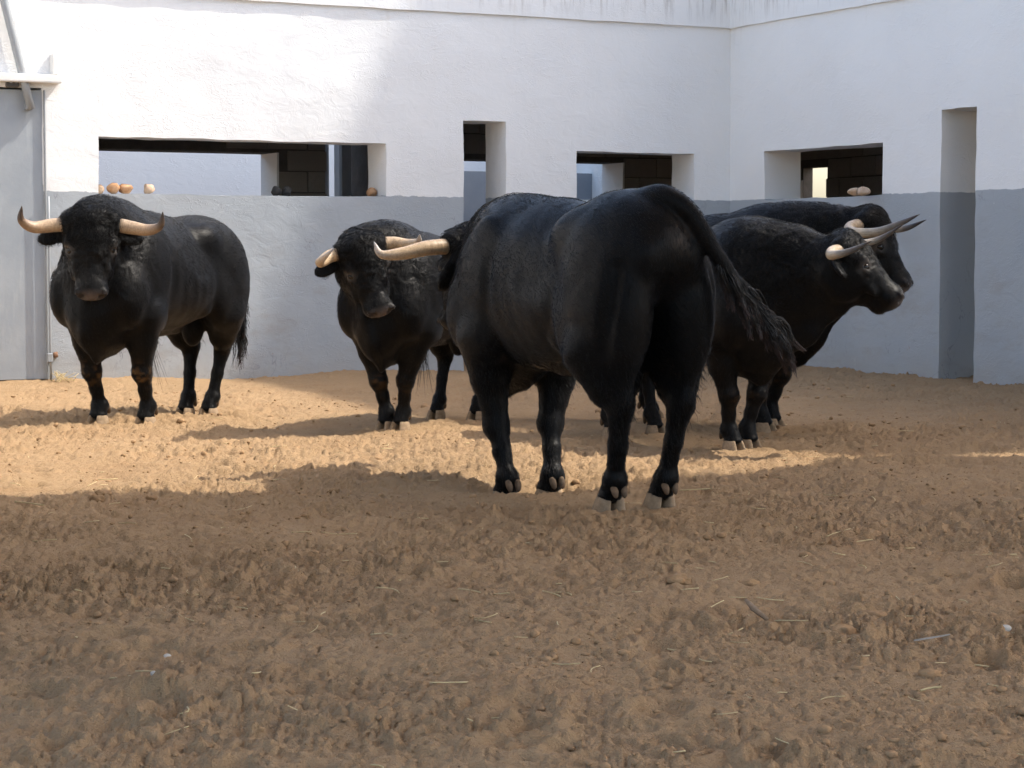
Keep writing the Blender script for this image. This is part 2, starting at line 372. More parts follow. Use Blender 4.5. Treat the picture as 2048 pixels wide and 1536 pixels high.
    # ---- tail
    tp = bezier(tail, 22); tr = np.interp(np.linspace(0, 1, 22), [0, .12, .4, 1], [.055, .036, .026, .016])
    F.chain(tp, tr, .035)
    V, Q = F.mesh(); V = smooth_quads(V, Q, 3)
    # keep the largest island only
    par = np.arange(len(V))
    for _ in range(60):
        old = par.copy(); m = par[Q].min(1)
        for c in range(4): np.minimum.at(par, Q[:, c], m)
        par = par[par]
        if (old == par).all(): break
    big = np.bincount(par).argmax(); keep = par == big
    if not keep.all():
        ni = np.cumsum(keep)-1; Q = ni[Q[keep[Q].all(1)]]; V = V[keep]
    N = normals(V, Q)
    # ---- masks
    Hp = ((V-poll) @ HR)/HS                                                           # head coordinates
    def blob(l, f, y, r): return np.exp(-(((Hp-np.array([l, f, y]))/np.array(r))**2).sum(1))
    nost = np.clip(1.5*np.maximum(*[np.exp(-(((Hp-np.array([.528, -.040, s*.053]))/np.array([.030, .022, .020]))**2).sum(1)) for s in (1, -1)])-.2, 0, 1)
    muzzle = np.clip(1.6*np.exp(-(((Hp-np.array([.525, -.055, 0]))/np.array([.042, .065, .085]))**2).sum(1))**1.0-.25, 0, 1)
    inhead = (Hp[:, 0] > -.12) & (Hp[:, 0] < .62) & (np.abs(Hp[:, 2]) < .30) & (Hp[:, 1] > -.40)
    curl = np.clip(np.exp(-(((Hp-np.array([.08, -.02, 0]))/np.array([.20, .10, .15]))**2).sum(1))*1.4, 0, 1)
    neckd = np.exp(-(((V-np.array([.72, 0, 1.12]))/np.array([.34, .6, .34]))**2).sum(1))
    curl = np.clip(curl+.75*np.clip(neckd*1.3-.15, 0, 1)*spec.get('curly', 1.0), 0, 1)
    lid = np.clip(1.3*np.maximum(*[np.exp(-(((Hp-np.array([.218, -.052, s*.118]))/np.array([.040, .045, .040]))**2).sum(1)) for s in (1, -1)])-.15, 0, 1)
    legs = np.clip((.46-V[:, 2])/.12, 0, 1)
    dust = np.clip(.5+.8*vnoise(V*3.1, 5)+.5*vnoise(V*9, 6), 0, 1)
    mud = np.zeros(len(V))
    for ft in feet[:2]: mud += np.exp(-(((V-np.array([ft[0]*.62+.22, ft[1], .315]))/np.array([.10, .07, .06]))**2).sum(1))
    mud = np.clip(mud*(.1+1.7*vnoise(V*np.array([34, 34, 60]), 9)), 0, 1)*spec.get('mud', .3)
    for s in (1, -1): mud = np.maximum(mud, 0)
    under = np.exp(-(((V-np.array([-.96, -.03, 1.13]))/np.array([.10, .05, .06]))**2).sum(1))*np.clip(.7+.9*vnoise(V*45, 12), 0, 1)
    # ---- surface relief: loose hide, neck folds, curls
    P = V.copy()
    amp = .0022*vnoise(V*7, 1)+.0012*vnoise(V*17, 2)
    ang = np.arctan2(V[:, 1], V[:, 2]-1.0)
    neckm = np.clip(neckd*1.4-.2, 0, 1)*(~inhead | (Hp[:, 0] < .0))
    amp += neckm*.0085*(1-2.2*np.abs(vnoise(np.stack([V[:, 0]*11+1.5*vnoise(V*5, 25), V[:, 1]*4, V[:, 2]*3.5], 1), 3)))
    warp = V*26+1.6*np.stack([vnoise(V*11, 21), vnoise(V*11, 22), vnoise(V*11, 23)], 1)
    facem = np.exp(-(((Hp-np.array([.24, -.05, 0]))/np.array([.20, .14, .16]))**2).sum(1)); amp += facem*.0035*(1-2*np.abs(vnoise(np.stack([Hp[:, 0]*34+vnoise(V*12, 27), Hp[:, 1]*10, np.abs(Hp[:, 2])*12], 1), 26)))*(1-muzzle)
    amp += curl*.0060*(1-2*np.abs(vnoise(warp, 4)))*(1-muzzle)
    # rib hints
    rib = np.exp(-((V[:, 0]+.08)/.30)**2)*np.exp(-((V[:, 2]-.88)/.22)**2)*np.clip(np.abs(N[:, 1])*1.5-.3, 0, 1)
    amp += rib*.0013*np.sin((V[:, 0]-.25*V[:, 2])*2*np.pi/.115)
    amp += legs*.0018*vnoise(V*np.array([20, 20, 42]), 8)
    V = V+N*amp[:, None]
    root = bpy.data.objects.new('bull', None); COL.objects.link(root)
    root.location = Vector(spec['loc'])+Vector((math.cos(spec['yaw']), math.sin(spec['yaw']), 0))*shf*sc; root.rotation_euler = (0, 0, spec['yaw']); root.scale = (sc, sc, sc*spec.get('tall', 1.0))
    root.empty_display_size = .2
    root['label'] = spec['label']; root['category'] = 'bull'; root['group'] = 'black bulls in the corral'
    me = np_mesh('body', V, Q, MAT['hide'], True, dict(muzzle=muzzle*(1-nost), lid=lid, curl=curl, mud=mud, dust=dust, under=under, legs=legs))
    ob = bpy.data.objects.new('body', me); COL.objects.link(ob); ob.parent = root
    # ---- eyes
    for s in (1, -1):
        eo = bpy.data.objects.new('eye', MESH['eye']); COL.objects.link(eo); eo.parent = root
        eo.location = hd(.224, -.058, s*.104); eo.rotation_euler = Matrix(HR).to_euler()
    # ---- horns
    for s, key in ((1, 'hornL'), (-1, 'hornR')):
        hb = hd(.045, -.08, s*.115); pts = [hb+fwd*p[0]+np.array([0, 0, p[1]])+left*s*p[2] for p in spec[key]]
        n = 34; c = bezier(pts, n); t = np.linspace(0, 1, n)
        rr = spec.get('hornr', .043)*np.interp(t, [0, .06, .30, .60, .82, .94, 1], [1.10, 1.0, .92, .70, .42, .20, .04])
        rr = rr*(1+.028*np.sin(t*75)*np.clip(1-t/.3, 0, 1))
        TV, TF = tube(c, rr, 18)
        hm = poly_mesh('horn', TV, TF, MAT['horn_'+spec.get('horn', 'cream')])
        at = hm.attributes.new('along', 'FLOAT', 'POINT'); at.data.foreach_set('value', np.concatenate([np.repeat(t, 18), [0, 1]]).astype(np.float32))
        ho = bpy.data.objects.new('horn', hm); COL.objects.link(ho); ho.parent = root
        if HAIR:
            n = 260; a = rng.uniform(0, 2*np.pi, n); ax0 = c[3]-c[0]; ax0 /= np.linalg.norm(ax0); e1 = np.cross(ax0, [0, 0, 1.]); e1 /= np.linalg.norm(e1); e2 = np.cross(ax0, e1)
            rad = np.outer(np.cos(a), e1)+np.outer(np.sin(a), e2); L = rng.uniform(.02, .045, n)[:, None]; b0 = c[0]+rad*rr[0]*1.05-ax0*.004
            hair_obj('horn_fringe', np.stack([b0, b0+ax0*L*.5+rad*.006+rng.normal(0, .003, (n, 3)), b0+ax0*L+rad*.004+rng.normal(0, .006, (n, 3))], 1), .0011, MAT['coat'], root)['kind'] = 'stuff'
    # ---- hooves
    for i, ft in enumerate(feet):
        fz = ft[2] if len(ft) > 2 else 0.; ya = math.radians(ft[3]) if len(ft) > 3 else 0.
        for s in (1, -1):
            h = bpy.data.objects.new('hoof', MESH['hoof'] if s > 0 else MESH['hoof_mirror']); COL.objects.link(h); h.parent = root
            r = rotm(ya); h.location = np.array([ft[0]+.012, ft[1], fz-.004])+r @ np.array([0, s*.004, 0]); h.rotation_euler = (0, 0, ya+s*.06)
            d = bpy.data.objects.new('dewclaw', MESH['dewclaw']); COL.objects.link(d); d.parent = root
            d.location = np.array([ft[0], ft[1], fz+.098])+r @ np.array([-.052 if i < 2 else -.050, s*.027, 0]); d.rotation_euler = (0, math.radians(18), ya+math.pi+s*.25)
    # ---- coat hair
    if HAIR:
        area = np.linalg.norm(np.cross(V[Q[:, 2]]-V[Q[:, 0]], V[Q[:, 3]]-V[Q[:, 1]]), axis=1)
        def scatter(n, w):
            pr = area*w[Q].mean(1); pr /= pr.sum(); k = rng.choice(len(Q), n, p=pr); a = rng.random((n, 2))
            q = Q[k]; wts = np.stack([(1-a[:, 0])*(1-a[:, 1]), a[:, 0]*(1-a[:, 1]), a[:, 0]*a[:, 1], (1-a[:, 0])*a[:, 1]], 1)
            return (V[q]*wts[..., None]).sum(1), (N[q]*wts[..., None]).sum(1), q[:, 0]
        # lie of the coat: backwards and down on trunk, down on legs, down the face
        def flow(p, nn, hmask):
            d = np.stack([-np.ones(len(p)), 0*p[:, 0], -.55-2.2*np.clip((.62-p[:, 2])/.2, 0, 1)], 1)
            d[hmask] = axi
            d = d-nn*(d*nn).sum(1)[:, None]; return d/np.maximum(np.linalg.norm(d, axis=1), 1e-6)[:, None]
        nshort = spec.get('nhair', 45000)
        p, nn, vi = scatter(nshort, (1-muzzle)*(1-.5*curl)*(1-.9*lid)+.0005)
        d = flow(p, nn, inhead[vi]); j = rng.normal(0, .11, (nshort, 3))+.25*np.stack([vnoise(p*6, 81), vnoise(p*6, 82), vnoise(p*6, 83)], 1); L = rng.uniform(.012, .021, nshort)
        d1 = d*.96+nn*.14+j; d1 /= np.linalg.norm(d1, axis=1)[:, None]
        st = np.stack([p-nn*.001, p+d1*(L*.5)[:, None], p+(d1*.8+d*.4)*(L*.95)[:, None]], 1)
        hair_obj('coat', st, .0008, MAT['coat'], root)['kind'] = 'stuff'
        ncurl = spec.get('ncurl', 7000)
        p, nn, vi = scatter(ncurl, np.clip(curl-.12, 0, 1)*(1-muzzle)*(1-.95*lid)*np.clip(1.35-Hp[:, 0]*4.5*inhead, 0.03, 1))
        d = flow(p, nn, inhead[vi])
        sw = np.stack([vnoise(p*13, 31), vnoise(p*13, 32), vnoise(p*13, 33)], 1)*1.3
        d1 = d*.6+sw+rng.normal(0, .15, (ncurl, 3)); d1 = d1-nn*(d1*nn).sum(1)[:, None]; d1 /= np.maximum(np.linalg.norm(d1, axis=1), 1e-6)[:, None]
        b = np.cross(nn, d1); L = rng.uniform(.022, .042, ncurl)[:, None]; sg = np.sign(vnoise(p*9, 35))[:, None]
        st = np.stack([p-nn*.002, p+nn*.006+d1*L*.33, p+nn*.008+d1*L*.62+b*sg*L*.22, p+nn*.004+d1*L*.70+b*sg*L*.55], 1)
        hair_obj('curls', st, .0009, MAT['coat'], root)['kind'] = 'stuff'
    # ---- tail tuft
    e = tp[-1]; td = tp[-1]-tp[-4]; td /= np.linalg.norm(td); nt = spec.get('ntuft', 420); TL = spec.get('tuft', .34)
    ng = spec.get('nlock', 60); K = 11; gi = rng.uniform(spec.get('tstart', .50), 1.0, ng)**.75; gs = np.clip((gi*21).astype(int), 0, 20)
    gd = tp[np.minimum(gs+1, 21)]-tp[np.maximum(gs-1, 0)]; gd /= np.linalg.norm(gd, axis=1)[:, None]; gd = gd+rng.normal(0, spec.get('tspread', .15), (ng, 3))
    GL = TL*rng.uniform(.6, 1.0, ng)*(.45+.55*gi); G = np.zeros((ng, K, 3)); cur = tp[gs].copy(); ph = rng.uniform(0, 6.3, ng); wv = rng.normal(0, 1, (ng, 3)); grav = np.array([0, 0, -1.])
    for k in range(K):
        G[:, k] = cur; gd = gd+grav*spec.get('tuftg', .16)*.7+wv*(.13*np.sin(k*.9+ph))[:, None]; gd /= np.linalg.norm(gd, axis=1)[:, None]; cur = cur+gd*(GL/K)[:, None]
    lock = rng.integers(0, ng, nt); tt = np.linspace(0, 1, K); off = rng.normal(0, spec.get('tclump', .011), (nt, 1, 3)); frizz = rng.normal(0, .0035, (nt, K, 3))*tt[None, :, None]
    st = G[lock]+off*(1-.75*tt)[None, :, None]*np.minimum(1, .4+2*tt)[None, :, None]+frizz
    short = rng.uniform(.7, 1.05, (nt, 1, 1)); st = st[:, :1]+(st-st[:, :1])*short
    to = hair_obj('tail_tuft', st, .0024, MAT['tuft'], root, .3)
    # hair under the belly
    if spec.get('sheath_hair'):
        n = 60; p0 = np.array([-.02, 0, .52])+rng.normal(0, .014, (n, 3)); st = np.zeros((n, 5, 3)); dd = np.array([.1, 0, -1.])+rng.normal(0, .18, (n, 3)); L = rng.uniform(.08, spec['sheath_hair'], n)
        for k in range(5): st[:, k] = p0+dd*(L*k/4)[:, None]+.012*np.sin(k*1.1+p0[:, :1]*300)*np.array([1, .6, 0])
        hair_obj('belly_tuft', st, .0014, MAT['tuft'], root, .3)
    # shaggy fringe on the forearms and thighs
    nf = spec.get('nfringe', 500)
    w = np.exp(-((V[:, 2]-.52)/.12)**2)*np.clip(-N[:, 0]-.35, 0, 1)+.0
    if w.sum() > 0 and HAIR:
        p, nn, vi = scatter(nf, w); L = rng.uniform(.02, .045, nf)[:, None]; d = np.array([-.35, 0, -.9])+rng.normal(0, .2, (nf, 3))
        st = np.stack([p, p+nn*.010+d*L*.5, p+nn*.014+d*L+rng.normal(0, .006, (nf, 3))], 1)
        hair_obj('fringe', st, .0010, MAT['coat'], root)['kind'] = 'stuff'
    return root

def hoof_mesh(name, mirror, mat):
    """one claw: a D-shaped wedge, straight on its inner side, toe forward"""
    rows = [(-.012, 1.14), (.010, 1.11), (.030, 1.03), (.050, .95), (.066, .88), (.072, .74)]; n = 16; V = []; s = -1 if mirror else 1
    for z, k in rows:
        for j in range(n):
            a = 2*math.pi*j/n; cx, cyy = math.cos(a), math.sin(a)
            x = (.066*cx if cx > 0 else .050*cx)*k+.014-.25*z; y = (.030*cyy+.029)
            if cyy < 0: y = .029+.026*cyy
            y = .003+(y-.003)*k*(1-.28*max(0, cx)**2)
            V.append((x, s*y, z*(1-.22*max(0, -cx))))
    F = [(i*n+j, i*n+(j+1) % n, (i+1)*n+(j+1) % n, (i+1)*n+j) for i in range(len(rows)-1) for j in range(n)]
    F += [tuple(range((len(rows)-1)*n, len(rows)*n)), tuple(reversed(range(n)))]
    if mirror: F = [tuple(reversed(f)) for f in F]
    return poly_mesh(name, V, F, mat)
# ---------------------------------------------------------------- the corral: frame of the two walls
AL = math.radians(27.3)
U = np.array([math.cos(AL), math.sin(AL), 0]); W = np.array([math.sin(AL), -math.cos(AL), 0]); ZU = np.array([0, 0, 1.])
CORNER = np.array([2.04, 19.81, 0])
def wp(u, v, z): return CORNER+U*u+W*v+ZU*z          # u along the left wall (right = +), v out of it towards the yard
def tag(o, label=None, cat=None, group=None, kind=None):
    for k, v in (('label', label), ('category', cat), ('group', group), ('kind', kind)):
        if v: o[k] = v
    return o
def link(name, me, parent=None):
    o = bpy.data.objects.new(name, me); COL.objects.link(o)
    if parent: o.parent = parent
    return o
def empty(name, loc=(0, 0, 0)):
    o = bpy.data.objects.new(name, None); COL.objects.link(o); o.location = loc; o.empty_display_size = .2; return o
def obox(name, c, size, mat, parent=None, bev=.0, ax=(U, W, ZU), seg=1):
    """box with centre c and size along the axes ax, world coordinates (parent at origin)"""
    bm = bmesh.new(); bmesh.ops.create_cube(bm, size=1.0)
    M = np.stack([ax[k]*size[k] for k in range(3)], 1)
    flip = np.linalg.det(M) < 0
    for v in bm.verts: v.co = Vector(M @ np.array(v.co)+np.array(c))
    if flip: bmesh.ops.reverse_faces(bm, faces=bm.faces)
    if bev: bmesh.ops.bevel(bm, geom=bm.edges[:], offset=bev, segments=seg, affect='EDGES', profile=.6)
    me = bpy.data.meshes.new(name); bm.to_mesh(me); bm.free(); me.materials.append(mat)
    return link(name, me, parent)
def bar(name, a, b, r, mat, parent=None, seg=12):
    V, F = tube([np.array(a)+(np.array(b)-np.array(a))*t for t in np.linspace(0, 1, 6)], r, seg); return link(name, poly_mesh(name, V, F, mat), parent)

def setting_materials():
    # limewashed plaster, white above, grey dado below
    for nm, far in (('plaster', False), ('plaster_plain', True)):
        k = NT(nm, .9, .25); p = k.pos(); z = k.new('ShaderNodeSeparateXYZ', i_0=p).outputs[2]
        low = k.noise(p, .55, 3); mid = k.noise(p, 3.2, 4); fine = k.noise(p, 28., 4)
        white = k.mix(k.ramp(low, [(.35, 0.), (.7, 1.)]), (.80, .80, .785), (.755, .757, .745))
        st = k.noise(k.map(p, (3.2, 3.2, .35)), 2.2, 5, .62)
        stain = k.math('MULTIPLY', k.ramp(st, [(.60, 0.), (.80, .30)]), k.rng(z, 3.35, 2.6, 1., .10))
        white = k.mix(stain, white, (.50, .44, .35))
        top = k.math('MULTIPLY', k.ramp(k.noise(k.map(p, (9., 9., .9)), 2.0, 5, .7), [(.50, 0.), (.68, .75)]), k.rng(z, 3.14, 3.35, 0., 1.))
        white = k.mix(k.math('MULTIPLY', top, k.rng(z, 3.10, 3.15, 0., .8)), white, (.34, .31, .28))
        gmix = k.noise(p, 1.6, 5, .6)
        grey = k.mix(k.ramp(gmix, [(.3, .25), (.75, .75)]), (.325, .358, .385), (.400, .425, .445))
        damp = k.math('MULTIPLY', k.rng(z, .30, .02, 0., .55), k.ramp(k.noise(p, 3.5, 4), [(.3, .15), (.65, 1.)]))
        grey = k.mix(damp, grey, (.36, .33, .285))
        v1 = k.new('ShaderNodeTexVoronoi', feature='F1', i_Vector=p, i_Scale=8.5); chip = k.ramp(v1.outputs['Distance'], [(.0, 1.), (.055, .0)], 'EASE')
        cm = k.ramp(k.noise(p, 2.3, 2), [(.50, 0.), (.60, 1.)]); grey = k.mix(k.math('MULTIPLY', chip, cm), grey, (.72, .70, .66))
        rub = k.math('MULTIPLY', k.ramp(k.noise(k.map(p, (1.1, 1.1, 2.6)), 1.7, 5, .65), [(.52, 0.), (.68, .5)]), k.rng(z, 1.35, .5, .2, 1.)); grey = k.mix(rub, grey, (.30, .285, .255))
        spl = k.ramp(k.noise(p, 13., 5, .75), [(.67, 0.), (.71, .8)]); grey = k.mix(k.math('MULTIPLY', spl, k.ramp(k.noise(p, 1.1, 2), [(.45, 0.), (.6, 1.)])), grey, (.33, .25, .17))
        sm = k.ramp(k.noise(p, 7., 4, .7), [(.66, 0.), (.74, .55)]); grey = k.mix(sm, grey, (.42, .43, .42))
        scr = k.ramp(k.noise(k.map(p, (1., 1., .55), (0, .5, 0)), 3.1, 4, .55, .6), [(.494, 0.), (.5, 1.), (.506, 0.)]); grey = k.mix(k.math('MULTIPLY', scr, k.ramp(k.noise(p, 1.3, 2), [(.50, 0.), (.62, .6)])), grey, (.20, .205, .21))
        edge = k.math('ADD', z, k.math('ADD', k.math('MULTIPLY', k.math('SUBTRACT', k.noise(p, 9., 5, .75), .5), .045), k.math('MULTIPLY', k.math('SUBTRACT', k.noise(p, 1.2, 2), .5), .02)))
        sel = k.ramp(k.rng(edge, 1.50, 1.60), [(.40, 0.), (.44, 1.)])
        k.set('Base Color', white if far else k.mix(sel, grey, white))
        tro = k.noise(k.map(p, (1., 1., 1.6)), 7., 5, .62, .8)
        ridge = k.ramp(k.new('ShaderNodeTexNoise', i_Vector=k.map(p, (1, 1, 2.2), (0, .35, 0)), i_Scale=6.5, i_Detail=3., i_Roughness=.5, i_Distortion=1.8).outputs['Fac'], [(.47, 0.), (.50, 1.), (.53, 0.)])
        rm = k.ramp(k.noise(p, 1.7, 3), [(.46, 0.), (.60, 1.)])
        h = k.math('ADD', k.math('MULTIPLY', tro, 1.2), k.math('MULTIPLY', k.math('MULTIPLY', ridge, rm), .55)); h = k.math('ADD', h, k.math('MULTIPLY', fine, .14))
        k.set('Normal', k.bump(h, .38, .010)); MAT[nm] = k.m
    def paint(nm, c1, c2, rough=.55, chips=None, metal=0., bs=.25):
        k = NT(nm, rough, .4); p = k.pos(); col = k.mix(k.ramp(k.noise(p, 3., 5), [(.3, 0.), (.7, 1.)]), c1, c2)
        if chips:
            v = k.ramp(k.vor(p, 11.), [(.0, 1.), (.06, 0.)]); m = k.ramp(k.noise(p, 1.7, 2), [(.47, 0.), (.58, 1.)]); col = k.mix(k.math('MULTIPLY', v, m), col, chips)
            col = k.mix(k.ramp(k.noise(k.map(p, (5, 5, .8)), 1.6, 4, .6), [(.56, 0.), (.78, .45)]), col, (.50, .52, .52))
            rs = k.ramp(k.noise(p, 4.3, 5, .7), [(.73, 0.), (.77, .8)]); col = k.mix(rs, col, (.42, .30, .19))
        k.set('Base Color', col); k.set('Metallic', metal); k.set('Normal', k.bump(k.noise(p, 30., 4), bs, .004)); MAT[nm] = k.m
    paint('gate_paint', (.255, .285, .315), (.315, .342, .365), .5, (.75, .74, .71))
    paint('pipe_paint', (.25, .27, .285), (.32, .335, .345), .5)
    paint('white_paint', (.78, .77, .74), (.70, .69, .66), .8)
    paint('dark_metal', (.030, .030, .032), (.07, .062, .055), .5)
    paint('concrete_dark', (.19, .175, .155), (.26, .24, .215), .9)
    paint('grey_wash', (.26, .285, .31), (.31, .33, .35), .9)
    paint('roof_concrete', (.30, .28, .26), (.38, .36, .33), .9)
    paint('rust', (.16, .075, .04), (.28, .17, .10), .8)
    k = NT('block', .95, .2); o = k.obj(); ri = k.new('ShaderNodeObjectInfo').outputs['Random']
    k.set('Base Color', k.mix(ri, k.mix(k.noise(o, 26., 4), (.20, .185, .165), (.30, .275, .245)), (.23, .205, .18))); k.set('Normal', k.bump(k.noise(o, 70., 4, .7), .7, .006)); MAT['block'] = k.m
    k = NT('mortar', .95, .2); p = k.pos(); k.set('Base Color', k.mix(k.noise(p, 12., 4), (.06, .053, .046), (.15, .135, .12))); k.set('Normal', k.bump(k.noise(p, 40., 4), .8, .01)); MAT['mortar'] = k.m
    for nm, a, b in (('stone_tan', (.40, .19, .08), (.52, .32, .18)), ('stone_pale', (.46, .31, .20), (.56, .42, .30)), ('stone_dark', (.018, .017, .017), (.035, .033, .03)), ('pebble', (.36, .32, .27), (.50, .46, .40))):
        k = NT(nm, .75, .35); o = k.obj(); k.set('Base Color', k.mix(k.ramp(k.noise(o, 22., 5, .65), [(.35, 0.), (.65, 1.)]), a, b)); k.set('Normal', k.bump(k.noise(o, 50., 4), .5, .004)); MAT[nm] = k.m
    # sand
    k = NT('sand', .97, .12); p = k.pos()
    a = k.noise(p, .9, 4, .6); b = k.noise(p, 6., 5, .62); c = k.noise(p, 60., 4, .65)
    col = k.mix(k.ramp(a, [(.32, 0.), (.70, 1.)]), (.340, .226, .126), (.388, .258, .143))
    col = k.mix(k.ramp(b, [(.40, 0.), (.72, .28)]), col, (.250, .154, .077))
    col = k.mix(k.ramp(c, [(.48, 0.), (.78, .45)]), col, (.44, .300, .165))
    dk = k.ramp(k.noise(p, 36., 4, .65), [(.62, 0.), (.70, .50)]); col = k.mix(dk, col, (.095, .060, .038))
    red = k.ramp(k.noise(p, 1.9, 3, .5), [(.50, 0.), (.72, .35)]); col = k.mix(red, col, (.325, .195, .100))
    gr = k.new('ShaderNodeTexVoronoi', feature='F1', i_Vector=p, i_Scale=42.); sp = k.math('MULTIPLY', k.ramp(gr.outputs['Distance'], [(.0, 1.), (.10, .0)]), k.ramp(gr.outputs['Color'], [(.90, 0.), (.93, 1.)])); col = k.mix(sp, col, (.62, .55, .45))
    k.set('Base Color', col)
    h = k.math('ADD', k.math('MULTIPLY', k.noise(p, 46., 5, .75), 1.2), k.math('MULTIPLY', k.noise(p, 140., 3, .6), .6))
    k.set('Normal', k.bump(h, .9, .016)); MAT['sand'] = k.m
    k = NT('clod', .97, .1); p = k.pos(); k.set('Base Color', k.mix(k.noise(p, 20., 4), (.25, .155, .085), (.40, .255, .135))); k.set('Normal', k.bump(k.noise(p, 70., 4, .7), .8, .006)); MAT['clod'] = k.m
    k = NT('straw', .7, .3); p = k.pos(); k.set('Base Color', k.mix(k.noise(p, 9., 3), (.40, .29, .13), (.66, .54, .31))); MAT['straw'] = k.m
    k = NT('feather', .8, .2); k.set('Base Color', (.26, .235, .20, 1)); MAT['feather'] = k.m
    k = NT('wood', .9, .2); p = k.pos(); k.set('Base Color', k.mix(k.noise(p, 40., 4), (.16, .10, .06), (.33, .24, .16))); MAT['wood'] = k.m

# ---------------------------------------------------------------- walls with real openings
def lines(a, b, step, marks):
    m = sorted(set([a, b]+[x for x in marks if a < x < b])); out = []
    for i in range(len(m)-1):
        n = max(1, int(round((m[i+1]-m[i])/step))); out += list(np.linspace(m[i], m[i+1], n+1)[:-1])
    return np.array(out+[m[-1]])
def wall_mesh(name, org, ax, outn, s0, s1, z0, z1, holes, th, mat, step=.05, rough=.004, seed=0, jit=.006):
    """plastered wall: front grid with relief, holes cut through, reveals subdivided in depth. ax = along, outn = towards the yard"""
    S = lines(s0, s1, step, [x for h in holes for x in h[:2]]); Zs = lines(z0, z1, step, [x for h in holes for x in h[2:4]])
    ns, nz = len(S), len(Zs); SS, ZZ = np.meshgrid(S, Zs, indexing='ij')
    cell = np.ones((ns-1, nz-1), bool); cs = (S[:-1]+S[1:])/2; cz = (Zs[:-1]+Zs[1:])/2
    for h in holes: cell &= ~((cs[:, None] > h[0]) & (cs[:, None] < h[1]) & (cz[None] > h[2]) & (cz[None] < h[3]))
    D = 4; V = []; ids = np.arange(ns*nz).reshape(ns, nz)
    base = np.stack([SS.ravel(), np.zeros(ns*nz), ZZ.ravel()], 1)
    for d in range(D+1):
        P = base.copy(); q = np.stack([SS.ravel()*1., np.full(ns*nz, d*.3+seed*7.), ZZ.ravel()], 1)
        P[:, 0] += jit*vnoise(q*np.array([7, 2, 7]), 41); P[:, 2] += jit*.8*vnoise(q*np.array([6, 2, 9]), 42)+jit*.9*vnoise(q*np.array([1.1, 1, 1.1]), 45)
        dep = -th*d/D
        if d == 0: dep = rough*vnoise(q*np.array([2.1, 1, 2.1]), 43)+.5*rough*vnoise(q*np.array([6, 1, 9]), 44)
        P[:, 1] = dep; V.append(P)
    V = np.vstack(V); n0 = ns*nz; F = []
    ij = np.argwhere(cell)
    for d, fl in ((0, False), (D, True)):
        q = np.stack([ids[ij[:, 0], ij[:, 1]], ids[ij[:, 0]+1, ij[:, 1]], ids[ij[:, 0]+1, ij[:, 1]+1], ids[ij[:, 0], ij[:, 1]+1]], 1)+d*n0
        F.append(q[:, ::-1] if fl else q)
    pc = np.zeros((ns+1, nz+1), bool); pc[1:-1, 1:-1] = cell
    rim = []
    for i in range(ns):                       # vertical borders
        for j in range(nz-1):
            a, b = pc[i, j+1], pc[i+1, j+1]
            if a != b: rim.append((ids[i, j], ids[i, j+1]) if a else (ids[i, j+1], ids[i, j]))
    for j in range(nz):
        for i in range(ns-1):
            a, b = pc[i+1, j], pc[i+1, j+1]
            if a != b: rim.append((ids[i+1, j], ids[i, j]) if a else (ids[i, j], ids[i+1, j]))
    rim = np.array(rim)
    for d in range(D): F.append(np.stack([rim[:, 0]+d*n0, rim[:, 0]+(d+1)*n0, rim[:, 1]+(d+1)*n0, rim[:, 1]+d*n0], 1))
    F = np.concatenate(F)
    used = np.zeros(len(V), bool); used[F] = True; ni = np.cumsum(used)-1; F = ni[F]; V = V[used]
    Wd = org+np.outer(V[:, 0], ax)+np.outer(V[:, 1], outn)+np.outer(V[:, 2], ZU)
    if np.linalg.det(np.stack([ax, outn, ZU], 1)) > 0: F = F[:, ::-1]
    bmn = np_mesh(name, Wd, F, mat, True)
    bmn.set_sharp_from_angle(angle=math.radians(40))
    return bmn

